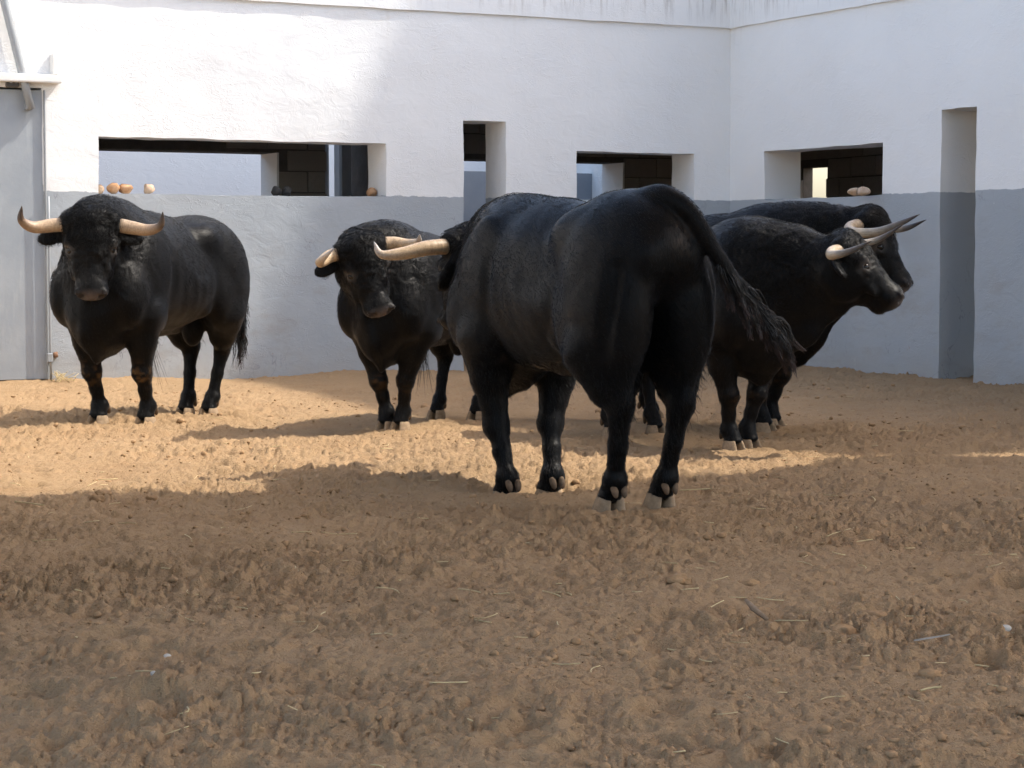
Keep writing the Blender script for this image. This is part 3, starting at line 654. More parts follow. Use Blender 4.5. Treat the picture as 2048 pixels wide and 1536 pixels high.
def build_setting():
    setting_materials()
    th = .40
    # ---- left wall
    holesL = [(-6.045, -3.512, 1.53, 1.988), (-2.775, -2.356, -.25, 2.207), (-1.642, -.389, 1.53, 1.967), (-9.4, -6.50, -.25, 2.36)]
    wl = link('corral_wall', wall_mesh('corral_wall', CORNER, U, W, -12, .25, -.25, 4.4, holesL, th, MAT['plaster'], .05, .005, 1))
    tag(wl, 'long white plaster wall with a grey painted base behind the bulls, half in sun', 'wall')
    lip = wall_mesh('coping', wp(0, .024, 0), U, W, -12, -.024, 3.14, 4.4, [], .023, MAT['plaster'], .06, .003, 2, .004); link('coping', lip, wl)
    # ---- right wall (runs towards the camera)
    holesR = [(.575, 2.33, 1.535, 1.975), (3.10, 3.53, -.25, 2.20)]
    wr = link('corral_wall', wall_mesh('corral_wall', CORNER, W, -U, -.1, 12.5, -.25, 4.4, holesR, th, MAT['plaster'], .05, .005, 3))
    tag(wr, 'shaded white plaster wall with a grey painted base on the right, one tall narrow slot', 'wall')
    lip = wall_mesh('coping', wp(-.024, 0, 0), W, -U, .0, 12.5, 3.14, 4.4, [], .023, MAT['plaster'], .06, .003, 4, .004); link('coping', lip, wr)
    ws = link('corral_wall', wall_mesh('corral_wall', wp(-10.0, 0, 0), W, U, 0.0, 11.0, -.25, 4.4, [], th, MAT['plaster'], .25, .005, 5)); tag(ws, 'sunlit white plaster wall closing the yard on the left, outside the picture', 'wall')
    # ---- covered passage behind: roof slab, block walls
    rs = empty('passage_roof'); tag(rs, 'concrete roof slab of the dark passage behind the wall openings', 'roof')
    obox('slab', wp(-4.8, -1.4, 2.72), (14.4, 1.95, .18), MAT['roof_concrete'], rs); obox('slab', wp(1.4, 4.75, 2.72), (1.95, 10.25, .18), MAT['roof_concrete'], rs)
    def block_wall(label, org, ax, outn, s0, s1, holes, vis, th=th):
        root = empty('block_wall'); tag(root, label, 'wall')
        link('mortar_core', wall_mesh('mortar_core', org-outn*.012, ax, outn, s0, s1, -.2, 2.63, holes, th, MAT['mortar'], .25, .004, 7, .0), root)
        bw, bh = .395, .19
        bm = bmesh.new(); bmesh.ops.create_cube(bm, size=1.)
        for v in bm.verts: v.co = Vector((v.co.x*bw, v.co.y*.03, v.co.z*bh))
        bmesh.ops.bevel(bm, geom=bm.edges[:], offset=.006, segments=1, affect='EDGES'); me = bpy.data.meshes.new('block'); bm.to_mesh(me); bm.free(); me.materials.append(MAT['block'])
        r = random.Random(5); ang = math.atan2(ax[1], ax[0])
        for row in range(14):
            z = .02+row*.2+.1
            if z+.1 > 2.62 or z < .9: continue
            k = math.floor(s0/.405)-1
            while k*.405 < s1:
                c = k*.405+(.2 if row % 2 else 0); k += 1
                if c-bw/2 < vis[0] or c+bw/2 > vis[1]: continue
                a, b = c-bw/2, c+bw/2; ok = True
                for h in holes:
                    if b > h[0]+.01 and a < h[1]-.01 and z+bh/2 > h[2]+.01 and z-bh/2 < h[3]-.01:
                        if h[0] > a+.12: b = h[0]-.005
                        elif h[1] < b-.12: a = h[1]+.005
                        else: ok = False
                if not ok: continue
                o = link('block', me, root); o.location = Vector(org+ax*((a+b)/2)+outn*(-.004+r.uniform(-.005, .004))+ZU*(z+r.uniform(-.003, .003))); o.rotation_euler = (r.uniform(-.008, .008), r.uniform(-.006, .006), ang+r.uniform(-.01, .01)); o.scale = ((b-a)/bw, 1, 1)
        return root
    hL = [(-9.0, -3.74, 1.15, 1.99), (-3.257, -2.82, -.1, 2.55), (-2.05, .018, 1.15, 1.97)]
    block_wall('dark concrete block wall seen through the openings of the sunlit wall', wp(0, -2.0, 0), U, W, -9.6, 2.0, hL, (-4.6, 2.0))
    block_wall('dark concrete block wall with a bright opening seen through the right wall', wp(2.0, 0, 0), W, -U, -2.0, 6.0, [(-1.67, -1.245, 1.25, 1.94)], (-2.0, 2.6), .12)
    # plastered reveals of the inner openings
    rv = empty('window_reveal'); tag(rv, 'white plastered reveal inside the long opening, beside the dark blocks', 'reveal')
    obox('jamb', wp(-3.745, -2.2, 1.57), (.02, .43, .84), MAT['plaster_plain'], rv)
    rv = empty('window_reveal'); tag(rv, 'white plastered reveal inside the opening right of the narrow slot', 'reveal')
    obox('jamb', wp(.012, -2.2, 1.56), (.02, .43, .82), MAT['plaster_plain'], rv)
    # ---- second yard behind
    yw = link('yard_wall', wall_mesh('yard_wall', wp(0, -6.2, 0), U, W, -13, 1.0, -.1, 3.4, [(-4.83, -4.69, 1.35, 1.78)], .35, MAT['plaster_plain'], .2, .004, 9)); tag(yw, 'far white wall of the second yard seen through the long opening', 'wall')
    obox('recess_back', wp(-4.76, -6.5, 1.56), (.3, .04, .6), MAT['plaster_plain'], yw)
    gw = empty('shed_wall'); tag(gw, 'low grey washed wall with a brown doorway seen through the small opening', 'wall')
    obox('wall_panel', wp(-.55, -4.6, 1.0), (.7, .25, 1.92), MAT['grey_wash'], gw); obox('wall_panel', wp(.95, -4.6, 1.0), (1.15, .25, 1.92), MAT['grey_wash'], gw)
    obox('door', wp(.09, -4.62, .95), (.56, .10, 1.82), MAT['concrete_dark'], gw); obox('lintel', wp(.09, -4.6, 1.91), (.56, .25, .10), MAT['grey_wash'], gw)
    sw = empty('side_shade_wall'); tag(sw, 'white wall added at the side of the second yard to shade it', 'wall')
    obox('wall_panel', wp(1.2, -5.0, 1.3), (.3, 5.2, 2.6), MAT['plaster_plain'], sw)  # side wall added to help shade the second yard
    # pipe ladder in the second opening
    ld = empty('pipe_ladder'); tag(ld, 'grey pipe ladder standing in the gap at the right of the long opening', 'ladder')
    for du in (0, .155): bar('rail', wp(-2.945+du-.155, -2.75, 0), wp(-2.945+du-.155, -2.75, 2.5), .022 if du == 0 else .03, MAT['pipe_paint'], ld)
    for z in (.6, .9, 1.2, 1.5, 1.76, 2.05): bar('rung', wp(-3.10, -2.75, z), wp(-2.945, -2.75, z), .016, MAT['pipe_paint'], ld)
    pp = empty('gate_post'); tag(pp, 'light grey post beside the pipe ladder, behind the long opening', 'post'); obox('post', wp(-2.80, -2.62, 1.3), (.17, .17, 2.6), MAT['pipe_paint'], pp, .02)
    # ---- stones on the sills
    def stone(c, r, mat, label, seed, group='stones on the wall sills'):
        bm = bmesh.new(); bmesh.ops.create_icosphere(bm, subdivisions=3, radius=1.0)
        P = np.array([v.co for v in bm.verts]); rg = np.random.default_rng(seed); pn = rg.normal(size=(11, 3)); pn /= np.linalg.norm(pn, axis=1)[:, None]; dd = rg.uniform(.72, 1.0, 11)
        d = np.minimum(1.12, (dd/np.maximum(P @ pn.T, 1e-3)).min(1)); d = d+.05*vnoise(P*2.3, seed)
        for v, p, k in zip(bm.verts, P, d): v.co = Vector(p*k*np.array(r))
        me = bpy.data.meshes.new('stone'); bm.to_mesh(me); bm.free(); me.polygons.foreach_set('use_smooth', [True]*len(me.polygons)); me.materials.append(MAT[mat])
        o = link('stone', me); o.location = Vector(c)+Vector((0, 0, min(0, 0))); o.rotation_euler = (0, 0, AL+seed); zmin = min(v.co.z for v in me.vertices); o.location.z = c[2]-zmin-.004; tag(o, label, 'stone', group); return o
    sz = 1.532
    stone(wp(-6.005, -.12, sz), (.035, .035, .036), 'stone_pale', 'small pale stone half hidden by the left end of the long opening', 1)
    stone(wp(-5.895, -.10, sz), (.055, .045, .043), 'stone_tan', 'orange brown stone, second from the left end of the long sill', 2)
    stone(wp(-5.79, -.10, sz), (.060, .045, .040), 'stone_tan', 'tan pink stone touching the orange brown stone on the long sill', 3)
    stone(wp(-5.60, -.10, sz), (.050, .045, .048), 'stone_pale', 'pale pink stone standing alone right of three others on the long sill', 4)
    stone(wp(-3.56, -.22, sz), (.050, .050, .042), 'stone_tan', 'rounded tan stone at the right end of the long sill', 5)
    stone(wp(-4.46, -.18, sz), (.045, .04, .040), 'stone_dark', 'left of two small black stones on the long sill', 6)
    stone(wp(-4.36, -.18, sz), (.055, .045, .045), 'stone_dark', 'right of two small black stones on the long sill', 7)
    stone(wp(-.58, -.20, sz), (.045, .05, .052), 'stone_tan', 'round tan stone on the sill above the nearest bull', 8)
    stone(wp(-.16, 2.16, sz), (.055, .055, .036), 'stone_pale', 'left of two flat stones on the shaded right sill', 9)
    stone(wp(-.16, 2.28, sz), (.055, .055, .036), 'stone_pale', 'right of two flat stones on the shaded right sill', 10)
    # ---- metal gate in the left wall
    g = empty('metal_gate'); tag(g, 'grey painted steel gate at the left edge with white specks', 'gate')
    obox('gate_leaf', wp(-7.94, -.03, 1.19), (2.90, .06, 2.30), MAT['gate_paint'], g, .006)
    obox('gate_edge', wp(-6.483, .012, 1.19), (.012, .03, 2.30), MAT['pipe_paint'], g, .003)
    bar('latch_rod', wp(-6.468, .045, .04), wp(-6.468, .045, 1.50), .010, MAT['pipe_paint'], g)
    obox('latch', wp(-6.478, .05, .215), (.045, .05, .07), MAT['pipe_paint'], g, .005); obox('latch_foot', wp(-6.455, .06, .012), (.10, .09, .025), MAT['pipe_paint'], g, .006)
    obox('back_sheet', wp(-7.9, -.36, 1.19), (3.3, .03, 2.7), MAT['dark_metal'], g)
    gm = empty('gate_track'); tag(gm, 'white painted beam above the grey gate with a short upright block', 'beam')
    obox('beam', wp(-7.86, .055, 2.425), (3.0, .11, .065), MAT['white_paint'], gm, .012, seg=2)
    obox('block', wp(-6.405, .045, 2.545), (.055, .09, .165), MAT['white_paint'], gm, .006)
    obox('roller', wp(-6.74, .03, 2.372), (.10, .05, .035), MAT['dark_metal'], gm, .006)
    for du in (-.02, .02): bar('bolt', wp(-6.735+du, .03, 2.392), wp(-6.735+du, .075, 2.392), .009, MAT['pipe_paint'], gm, 8)
    ap = empty('steel_pipe'); tag(ap, 'grey steel pipe slanting up in front of the gate track', 'pipe')
    P0, P1 = np.array(wp(-6.600, .055, 2.185)), np.array(wp(-6.92, .055, 3.52)); bar('pipe', P0, P1, .033, MAT['pipe_paint'], ap, 16)
    obox('bracket', wp(-6.615, .035, 2.205), (.05, .07, .05), MAT['pipe_paint'], ap, .004)
    rp = link('rust_patch', poly_mesh('rust_patch', *tube([np.array(wp(-6.44, .006, .245)), np.array(wp(-6.42, .012, .235)), np.array(wp(-6.40, .006, .222))], [.012, .03, .008], 8), MAT['rust'])); tag(rp, 'broken rusty wall plug beside the gate latch', 'plug')
    # ---- unseen slabs on posts, added to cast the shade on the yard
    def shadow_caster(name, label, ground_poly, h, extra, posts):
        """unseen slab added for shade; its edge at height h throws its shadow along ground_poly"""
        off = np.array([S_DIR[0], S_DIR[1]])*h/S_DIR[2]; top = [np.array(q)+off for q in ground_poly+extra]
        n = len(top); V = [(*p, h-.2) for p in top]+[(*p, h) for p in top]; F = [tuple(range(n, 2*n)), tuple(reversed(range(n)))]+[(i, (i+1) % n, n+(i+1) % n, n+i) for i in range(n)]
        bm = bmesh.new(); vs = [bm.verts.new(v) for v in V]
        for f in F: bm.faces.new([vs[i] for i in f])
        bmesh.ops.recalc_face_normals(bm, faces=bm.faces)
        root = empty(name); tag(root, label, 'shadow_caster')
        me = bpy.data.meshes.new('roof'); bm.to_mesh(me); bm.free(); me.materials.append(MAT['white_paint']); link('roof', me, root)
        for px, py in posts: bar('post', (px+off[0], py+off[1], -.1), (px+off[0], py+off[1], h-.1), .15, MAT['pipe_paint'], root)
    G1 = [(-13.38, 19.75), (-2.36, 17.56), (-1.45, 15.5), (-.80, 13.85), (.02, 12.35), (.90, 11.30), (1.90, 10.74), (2.3, 10.97), (3.4, 11.5)]
    shadow_caster('shadow_caster_far', 'high slab added outside the picture on the right to shade the far yard', G1, 22., [(9.5, 14), (9.5, 25), (-12, 29)], [(8.5, 14.5), (8.5, 24), (-8, 27.5), (4.2, 12.5)])  # added slab, outlined to give the shade edge on far sand and left wall
    G2 = [(-3.4, 8.88), (-2.2, 8.98), (.35, 9.32), (.80, 9.66), (1.95, 10.70), (2.3, 10.82), (3.4, 11.0)]
    shadow_caster('shadow_caster_near', 'flat slab added outside the picture beside the camera to shade the foreground', G2, 8., [(3.6, -3.), (-9.5, -3.), (-9.5, 6.6), (-3.6, 8.7)], [(2.6, 9.2), (2.7, 5.), (2.8, .4)])  # added slab, outlined to put the near sand in shade

# ---------------------------------------------------------------- ground
def ground_h(x, y, detail=True):
    P = np.stack([x, y, 0*x], 1)
    h = .018*vnoise(P*.8, 51)+.012*vnoise(P*2.1, 52)
    # bank of sand against the walls, hollows under the hooves
    q = P[:, :2]-CORNER[:2]; du = q @ U[:2]; dv = q @ W[:2]
    near = np.exp(-np.clip(dv, 0, None)/.35)+np.exp(-np.clip(-du, 0, None)/.45); h += near*(.030+.035*vnoise(P*1.7, 60))
    for cx, cyy, r, d in DIPS: h -= d*np.exp(-(((x-cx)**2+(y-cyy)**2)/(r*r)))
    if not detail: return h
    wx = P+.03*np.stack([vnoise(P*9, 61), vnoise(P*9, 62), 0*x], 1)
    tr = .45+.65*np.clip(.5+1.1*vnoise(P*.9, 63)+.5*vnoise(P*2.6, 64), 0, 1)
    fade = np.clip((y-3)/5, 0, 1); calm = 1-.55*np.exp(-((dv-.6)/1.6)**2)
    b1 = 2.2*np.abs(vnoise(wx*7, 54))-.6; b2 = 2.4*np.abs(vnoise(wx*15+7, 55))**.8-.6; b3 = 2.4*np.abs(vnoise(wx*31+3, 56))**.8-.6; b4 = 2.4*np.abs(vnoise(wx*55+9, 58))**.8-.6
    lump = np.clip(vnoise(wx*12, 65)*1.9-.15, 0, 1)**1.3; lump2 = np.clip(vnoise(wx*27+11, 66)*2-.3, 0, 1); grit = vnoise(P*75, 57)
    pit = np.clip(vnoise(wx*15+31, 67)*2-.9, 0, 1)
    soft = np.ones(len(x))
    for cx, cyy, r, d in DIPS: soft *= 1-.7*np.exp(-(((x-cx)**2+(y-cyy)**2)/(.11*.11)))
    trk = 1-2.2*np.abs(vnoise(np.stack([x*1.7+.25*y, y*4.2, 0*x], 1)+.5*vnoise(P*2, 71)[:, None], 70)); mound = vnoise(np.stack([x*2.4, y*3.4, 0*x], 1), 72)
    h += soft*calm*(.006*trk+.015*mound)
    h += tr*calm*(.007*vnoise(P*6.5, 53)+.0055*b1+.0075*b2+.0105*b3+.0085*b4+.003*lump+.0085*lump2*np.clip(.6+vnoise(P*2.7, 68), 0, 1)+.0060*grit-.007*pit)*soft
    return h
DIPS = []
GA, GB = .36, 1.0
def build_ground(footprints):
    rows, cols = 660, 900
    ys = 3.4*np.exp(np.linspace(0, math.log(21.5/3.4), rows)); T = np.linspace(-1, 1, cols)
    Y = np.repeat(ys[:, None], cols, 1); X = T[None]*(GA*Y+GB)
    x, y = X.ravel(), Y.ravel(); h = ground_h(x, y)
    for fx, fy, r, d, an in footprints:
        m = (np.abs(x-fx) < 4*r) & (np.abs(y-fy) < 4*r)
        ca, sa = math.cos(an), math.sin(an); a = ((x[m]-fx)*ca+(y[m]-fy)*sa)/(r*1.35); b = (-(x[m]-fx)*sa+(y[m]-fy)*ca)/r
        rr = np.sqrt(a*a+b*b); h[m] += d*(-np.exp(-(rr/.9)**4)+.55*np.exp(-((rr-1.35)/.4)**2))
    border = (np.clip((1-np.abs(X/(GA*Y+GB)))*14, 0, 1)*np.clip((Y-3.4)*3, 0, 1)*np.clip((21.5-Y)*3, 0, 1)).ravel(); h = h*border-.0*(1-border)
    ids = np.arange(rows*cols).reshape(rows, cols)
    F = np.stack([ids[:-1, :-1].ravel(), ids[:-1, 1:].ravel(), ids[1:, 1:].ravel(), ids[1:, :-1].ravel()], 1)
    o = link('ground', np_mesh('ground', np.stack([x, y, h], 1), F, MAT['sand'])); tag(o, kind='structure')
    R = 900.; a, b = GA*3.4+GB, GA*21.5+GB; q = [(-a, 3.4, 0), (a, 3.4, 0), (b, 21.5, 0), (-b, 21.5, 0), (-R, -R, 0), (R, -R, 0), (R, R, 0), (-R, R, 0)]
    tag(link('ground_plain', poly_mesh('ground_plain', q, [(4, 5, 1, 0), (5, 6, 2, 1), (6, 7, 3, 2), (7, 4, 0, 3)], MAT['sand'], False)), kind='structure')
    return o
# ---------------------------------------------------------------- the five bulls
HAIR = True
def fwd_yaw(dx, dy): return math.atan2(dy, dx)
BULLS = [
 dict(label='black bull at the left facing the camera, beside the grey gate', seed=11, loc=(-2.20, 13.18, 0), yaw=fwd_yaw(-.343, -.939), scale=1.0, girth=1.0, hump=1.06, mud=.8,
      feet=[(.47, .165), (.46, -.17), (-.52, .06, -.02, 6), (-.50, -.10, -.02, -4)],
      poll=(.88, .14, 1.275), shift=.16, vox=.0108, head=(31, 11, 0), ear=(.22, -.25, 1.0), horn='cream', hornr=.043,
      hornL=[(0, 0, 0), (.01, -.02, .10), (.05, -.035, .20), (.10, -.01, .27), (.13, .07, .285)],
      hornR=[(0, 0, 0), (.01, -.01, .10), (.05, -.02, .20), (.10, .02, .265), (.13, .10, .26)],
      tail=[(-.90, 0, 1.19), (-.98, .05, 1.13), (-1.03, .09, .95), (-1.02, .12, .70), (-.99, .13, .48)], tuft=.36, sheath_hair=.30),
 dict(label='black bull facing the camera whose horn is crossed by the nearest bull\'s horn', seed=12, loc=(-.51, 12.83, 0), yaw=fwd_yaw(-.41, -.912), scale=.90, girth=1.0, hump=1.0, mud=.25, vox=.0108,
      feet=[(.50, .05), (.50, -.06), (-.52, .12), (-.50, -.18)],
      poll=(.95, .06, 1.25), head=(46, 13, 13), ear=(.25, -.05, 1.0), horn='pale', hornr=.044,
      hornL=[(0, 0, 0), (.01, -.01, .10), (.07, -.035, .18), (.17, -.03, .22), (.26, .02, .20)],
      hornR=[(0, 0, 0), (0, 0, .08), (.06, -.02, .16), (.16, .0, .19), (.27, .06, .14)],
      tail=[(-.90, 0, 1.19), (-.98, 0, 1.13), (-1.03, 0, .95), (-1.02, 0, .70), (-.99, 0, .48)], sheath_hair=.30),
 dict(label='nearest black bull seen from behind with its tail swung to the right', seed=13, loc=(.285, 9.03, 0), yaw=fwd_yaw(-.42, .88), scale=.985, girth=.97, hump=.68, rump=.045, vox=.011, shift=.14, mud=0.,
      feet=[(.39, .16, -.07), (.37, -.05, -.065), (-.55, .13), (-.53, -.12)],
      poll=(1.12, -.04, 1.17), head=(6, 22, 0), ear=(.95, -.25, .55), horn='pale', hornr=.039,
      hornL=[(0, 0, 0), (0, -.01, .14), (.02, -.035, .26), (.05, -.04, .36), (.08, .02, .385)],
      hornR=[(0, 0, 0), (0, -.01, .12), (.02, -.02, .25), (.06, .02, .33), (.09, .10, .34)],
      tail=[(-.76, .0, 1.275), (-.86, -.015, 1.295), (-.95, -.09, 1.225), (-1.0, -.18, 1.06), (-1.01, -.30, .90), (-1.02, -.43, .78)], tuft=.31, tuftg=.09, ntuft=3800, nlock=70, tspread=.09, tclump=.013, tstart=.54, nhair=110000),
 dict(label='black bull in profile in front on the right, head in front of another bull\'s', seed=14, loc=(.98, 11.60, 0), yaw=fwd_yaw(.52, -.854), scale=.90, vox=.0108, girth=1.0, hump=1.05, curly=1.3, mud=.15,
      feet=[(.52, .05), (.56, -.10), (-.60, .16), (-.62, -.16)],
      poll=(1.05, .275, 1.275), head=(49, 44, 0), ear=(.45, -.1, 1.0), horn='slate', hornr=.035,
      hornL=[(0, 0, 0), (-.02, 0, .10), (.03, .02, .20), (.20, .06, .26), (.35, .15, .24)],
      hornR=[(0, 0, 0), (-.05, -.01, .09), (-.05, -.03, .19), (.04, -.01, .27), (.17, .05, .27)],
      tail=[(-.90, 0, 1.19), (-.98, 0, 1.13), (-1.03, 0, .95), (-1.02, 0, .70), (-.99, 0, .42)]),
 dict(label='black bull farthest right, mostly hidden behind the bull in profile', seed=15, loc=(1.16, 12.75, 0), yaw=fwd_yaw(.73, -.68), scale=.98, girth=1.0, hump=1.0, mud=.2,
      feet=[(.42, .13), (.56, -.15), (-.55, .16), (-.52, -.16)],
      poll=(1.06, .15, 1.315), head=(22, 27, 0), ear=(.3, -.2, 1.0), horn='slate', hornr=.037,
      hornL=[(0, 0, 0), (-.02, 0, .10), (.03, -.02, .20), (.15, -.02, .26), (.28, .03, .24)],
      hornR=[(0, 0, 0), (-.05, -.02, .10), (-.02, -.05, .20), (.13, -.05, .27), (.27, .0, .27), (.37, .05, .24)],
      tail=[(-.90, 0, 1.19), (-.98, 0, 1.13), (-1.03, 0, .95), (-1.02, 0, .70), (-.99, 0, .42)]),
]
# ---------------------------------------------------------------- litter on the sand
def joined(name, parts, mat, kind='stuff', label=None, cat=None):
    V = []; F = []; n = 0
    for v, f in parts: V.append(v); F += [tuple(i+n for i in q) for q in f]; n += len(v)
    o = link(name, poly_mesh(name, np.vstack(V), F, mat)); tag(o, label, cat, None, kind); return o
def gz(x, y): return float(ground_h(np.array([x], float), np.array([y], float))[0])
def straw_piece(x, y, L, an, w=.0025, bend=.0, lift=.012, z=None):
    t = np.linspace(0, 1, 5); px = x+np.cos(an)*L*(t-.5)-np.sin(an)*bend*(4*t*(1-t)); py = y+np.sin(an)*L*(t-.5)+np.cos(an)*bend*(4*t*(1-t))
    pz = ground_h(px, py, True); pz = pz.mean()*.5+pz.max()*.5+w+(lift-.006)*t
    return tube(np.stack([px, py, pz], 1), w, 5)
def build_litter():
    r = np.random.default_rng(8)
    # clods: many small lumps in one object
    bm = bmesh.new(); bmesh.ops.create_icosphere(bm, subdivisions=1, radius=1.0); JV = np.array([v.co for v in bm.verts]); JF = [tuple(v.index for v in f.verts) for f in bm.faces]; bm.free(); bm = bmesh.new(); bmesh.ops.create_icosphere(bm, subdivisions=3, radius=1.0); IV = np.array([v.co for v in bm.verts]); IF = [tuple(v.index for v in f.verts) for f in bm.faces]; bm.free()
    n = 15000; y = 3.8*np.exp(r.random(n)*math.log(17.5/3.8)); x = (r.random(n)*2-1)*(.30*y+.4)
    pick = vnoise(np.stack([x*1.3, y*1.3, 0*x], 1), 71)+r.normal(0, .4, n) > .05
    inside = ((np.stack([x, y], 1)-CORNER[:2]) @ W[:2] > .25) & ((np.stack([x, y], 1)-CORNER[:2]) @ U[:2] < -.25)
    x, y = x[pick & inside], y[pick & inside]; s = np.minimum(.0032*np.exp(r.normal(0, .65, len(x)))*(.75+.06*y), .022); h = ground_h(x, y)
    parts = []; shapes = [JV*(1+.35*vnoise(JV*1.6+i*1.37, i)+.25*vnoise(JV*3.1+i, 3))[:, None] for i in range(30)]
    for i in range(len(x)):
        parts.append((shapes[i % 30]*s[i]*np.array([r.uniform(.8, 1.5), r.uniform(.8, 1.3), r.uniform(.55, .9)])+np.array([x[i], y[i], h[i]+s[i]*.10]), JF))
    joined('clods', parts, MAT['clod'])['label'] = 'small dry clods of earth strewn over the sand'
    # bigger clods one by one
    big = [(185, 1008, .030, 'dark clod at the left, on the edge of the sunlit sand'), (205, 1003, .034, 'larger of the two dark clods at the left sand edge'), (300, 1012, .020, 'small clod right of the two dark clods at the left'), (1500, 1183, .030, 'upright dark clod in the right foreground'), (700, 1135, .020, 'small rounded clod below the pale straw stalk'), (570, 1238, .030, 'rounded brown clod in the left foreground'),
           (1360, 1190, .030, 'rounded brown clod left of the upright dark clod'), (1755, 1240, .032, 'flat brown clod in the right foreground'), (1690, 1283, .030, 'clod left of the flat brown clod in the right foreground'), (1265, 1275, .018, 'small clod alone in the middle of the foreground')]
    for k, (px, py, s, lb) in enumerate(big):
        d = CAM_H*4210/(py-506.); X = (px-1024)/4210*d; sh = 1+.35*vnoise(IV*1.7+k*5, 80+k)+.22*vnoise(IV*3.6+k, k)+.10*vnoise(IV*9, k)
        V = IV*sh[:, None]*s*np.array([1.25, .9, .75]); me = poly_mesh('clod', V, IF, MAT['clod']); o = link('clod', me); o.location = (X, d, gz(X, d)+s*.12); tag(o, lb or 'dark crumbly clod lying in the foreground sand', 'clod', 'clods in the foreground')
    # straw
    parts = []
    for i in range(280):
        yy = 4*math.exp(r.random()*math.log(17/4)); xx = (r.random()*2-1)*(.27*yy); q = np.array([xx, yy])-CORNER[:2]
        if q @ W[:2] < .3 or q @ U[:2] > -.3: continue
        if vnoise(np.array([[xx*.7, yy*.7, 3.]]), 73)[0]+r.normal(0, .3) < -.05: continue
        parts.append(straw_piece(xx, yy, r.uniform(.025, .10), r.random()*6.3, r.uniform(.0009, .0019), r.normal(0, .012), r.uniform(0, .02)))
    joined('straw_litter', parts, MAT['straw'])['label'] = 'short bits of straw scattered over the sand'
    marked = [(10, 1008, 98, 1024, .004, 'thick straw stalk at the left edge of the shade'), (363, 1076, 382, 1100, .0025, 'split straw blade sticking up in the left foreground'), (580, 1081, 620, 1083, .003, 'pale straw stalk lying flat below the sunlit edge'), (668, 1079, 712, 1080, .002, 'thin straw lying right of the pale stalk'),
              (1278, 1131, 1358, 1143, .0025, 'green yellow straw in the middle foreground'), (1362, 995, 1443, 994, .0035, 'long straw beside the right hind hoof of the nearest bull'), (1640, 1087, 1730, 1064, .0025, 'curved straw in the right foreground'), (1708, 1094, 1750, 1090, .0025, 'short straw under the curved straw'),
              (1744, 1000, 1755, 1020, .0025, 'straw standing in the shade at the right'), (1850, 1411, 1892, 1408, .0035, 'brown stalk in the right bottom corner'), (915, 1215, 960, 1227, .0022, 'thin straw in the middle of the foreground')]
    for k, (xa, ya, xb, yb, w, lb) in enumerate(marked):
        da, db = CAM_H*4210/(ya-506.), CAM_H*4210/(yb-506.); A = np.array([(xa-1024)/4210*da, da]); B = np.array([(xb-1024)/4210*db, db]); c = (A+B)/2; L = min(np.linalg.norm(B-A), .24)
        o = link('straw', poly_mesh('straw', *straw_piece(c[0], c[1], L, math.atan2(B[1]-A[1], B[0]-A[0]), w*.75, .008, .012), MAT['straw'])); tag(o, lb, 'straw', 'loose straw stalks')
    # pebbles, feather, stick
    for k, (px, py, s, lb) in enumerate([(2019, 1285, .0135, 'white oval pebble near the right edge'), (327, 1335, .010, 'small round white pebble in the left foreground'), (300, 1392, .009, 'small white pebble below the round one')]):
        d = CAM_H*4210/(py-506.); X = (px-1024)/4210*d; o = link('pebble', poly_mesh('pebble', IV*s*np.array([1.3, .9, .75])*(1+.12*vnoise(IV*1.5, k))[:, None], IF, MAT['pebble'])); o.location = (X, d, gz(X, d)+s*.5); o.rotation_euler = (0, 0, k); tag(o, lb or 'tiny pale pebble in the sand', 'pebble', 'white pebbles in the sand')
    d = CAM_H*4210/(1262-506.); X = (1522-1024)/4210*d; st = link('stick', poly_mesh('stick', *tube([(X-.025, d+.10, gz(X, d)+.045), (X-.01, d+.05, gz(X, d)+.03), (X+.02, d-.02, gz(X, d)+.012)], [.005, .009, .006], 8), MAT['wood'])); tag(st, 'short splintered stick leaning in the right foreground', 'stick')
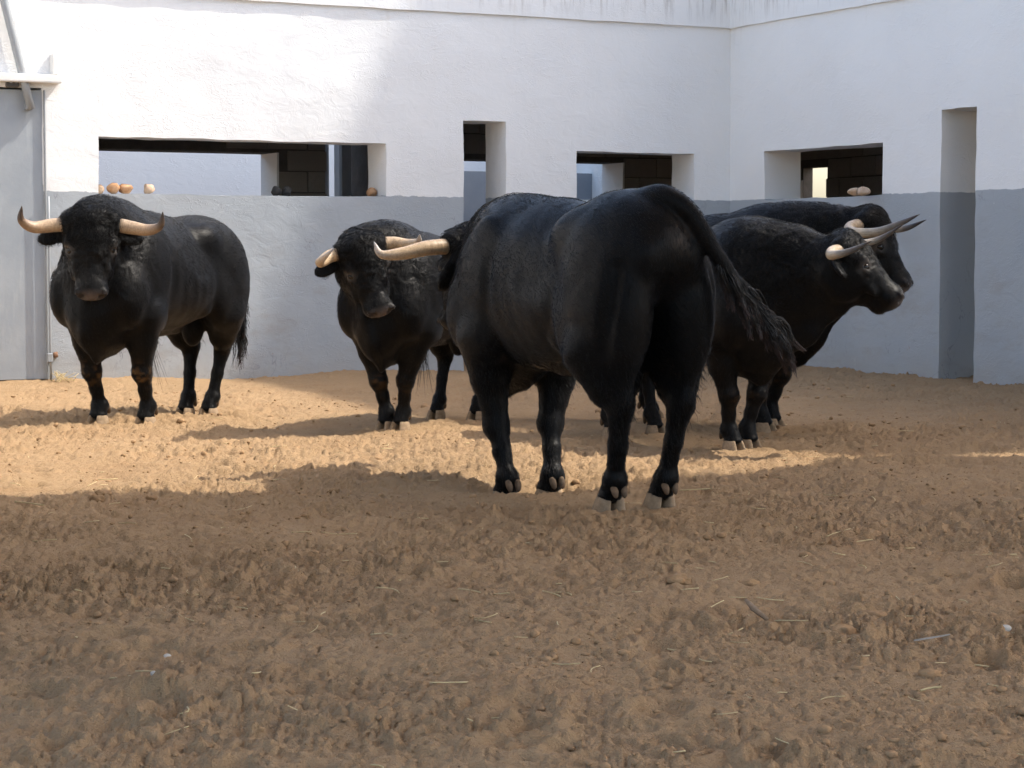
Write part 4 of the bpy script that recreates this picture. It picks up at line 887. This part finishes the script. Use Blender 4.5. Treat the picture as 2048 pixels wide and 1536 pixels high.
    d = CAM_H*4210/(1310-506.); X = (1872-1024)/4210*d; t = np.linspace(0, 1, 8); V = []; F = []
    for i, a in enumerate(t):
        w = .006*math.sin(math.pi*min(1, a*.9+.1)); V += [(X-.05+.10*a, d-.01+.02*a-w, gz(X, d)+.020+.012*a), (X-.05+.10*a, d-.01+.02*a, gz(X, d)+.024+.012*a), (X-.05+.10*a, d-.01+.02*a+w, gz(X, d)+.020+.012*a)]
    F = [(i*3+j, i*3+j+1, i*3+j+4, i*3+j+3) for i in range(7) for j in (0, 1)]; tag(link('feather', poly_mesh('feather', V, F, MAT['feather'])), 'small grey feather lying near the right edge', 'feather')
    # tuft of dry straw by the gate latch
    parts = [straw_piece(*(np.array(wp(-6.40+r.uniform(-.06, .10), .10+r.uniform(-.03, .08), 0))[:2]), r.uniform(.05, .14), r.random()*6.3, .0022, r.normal(0, .01), r.uniform(.02, .09)) for _ in range(26)]
    joined('straw_tuft', parts, MAT['straw'])['label'] = 'tuft of dry straw below the gate latch'

# ---------------------------------------------------------------- assemble
bull_materials(); build_setting()
def world_feet(sp):
    c, s = math.cos(sp['yaw']), math.sin(sp['yaw']); k = sp.get('scale', 1.); return [(sp['loc'][0]+k*(f[0]*c-f[1]*s), sp['loc'][1]+k*(f[0]*s+f[1]*c)) for f in sp['feet']]
for sp in BULLS:                                 # the sand gives a little under every hoof
    for (fx, fy), ft in zip(world_feet(sp), sp['feet']):
        DIPS.append((fx, fy, .16, 0.0))
rr = np.random.default_rng(4); prints = []
for _ in range(300):
    yy = 3.8*math.exp(rr.random()*math.log(18/3.8)); prints.append(((rr.random()*2-1)*(.33*yy+.4), yy, rr.uniform(.035, .065), rr.uniform(.008, .028), rr.random()*6.3))
DIPS[:] = [(a, b, c, float(ground_h(np.array([a]), np.array([b]), False)[0])-z) for (a, b, c, _), z in zip(list(DIPS), [(ft[2] if len(ft) > 2 else 0.)*sp.get('scale', 1.)+sp['loc'][2] for sp in BULLS for ft in sp['feet']])] if not DIPS == [] else []
build_ground(prints)
for sp in BULLS: build_bull(sp)
build_litter()
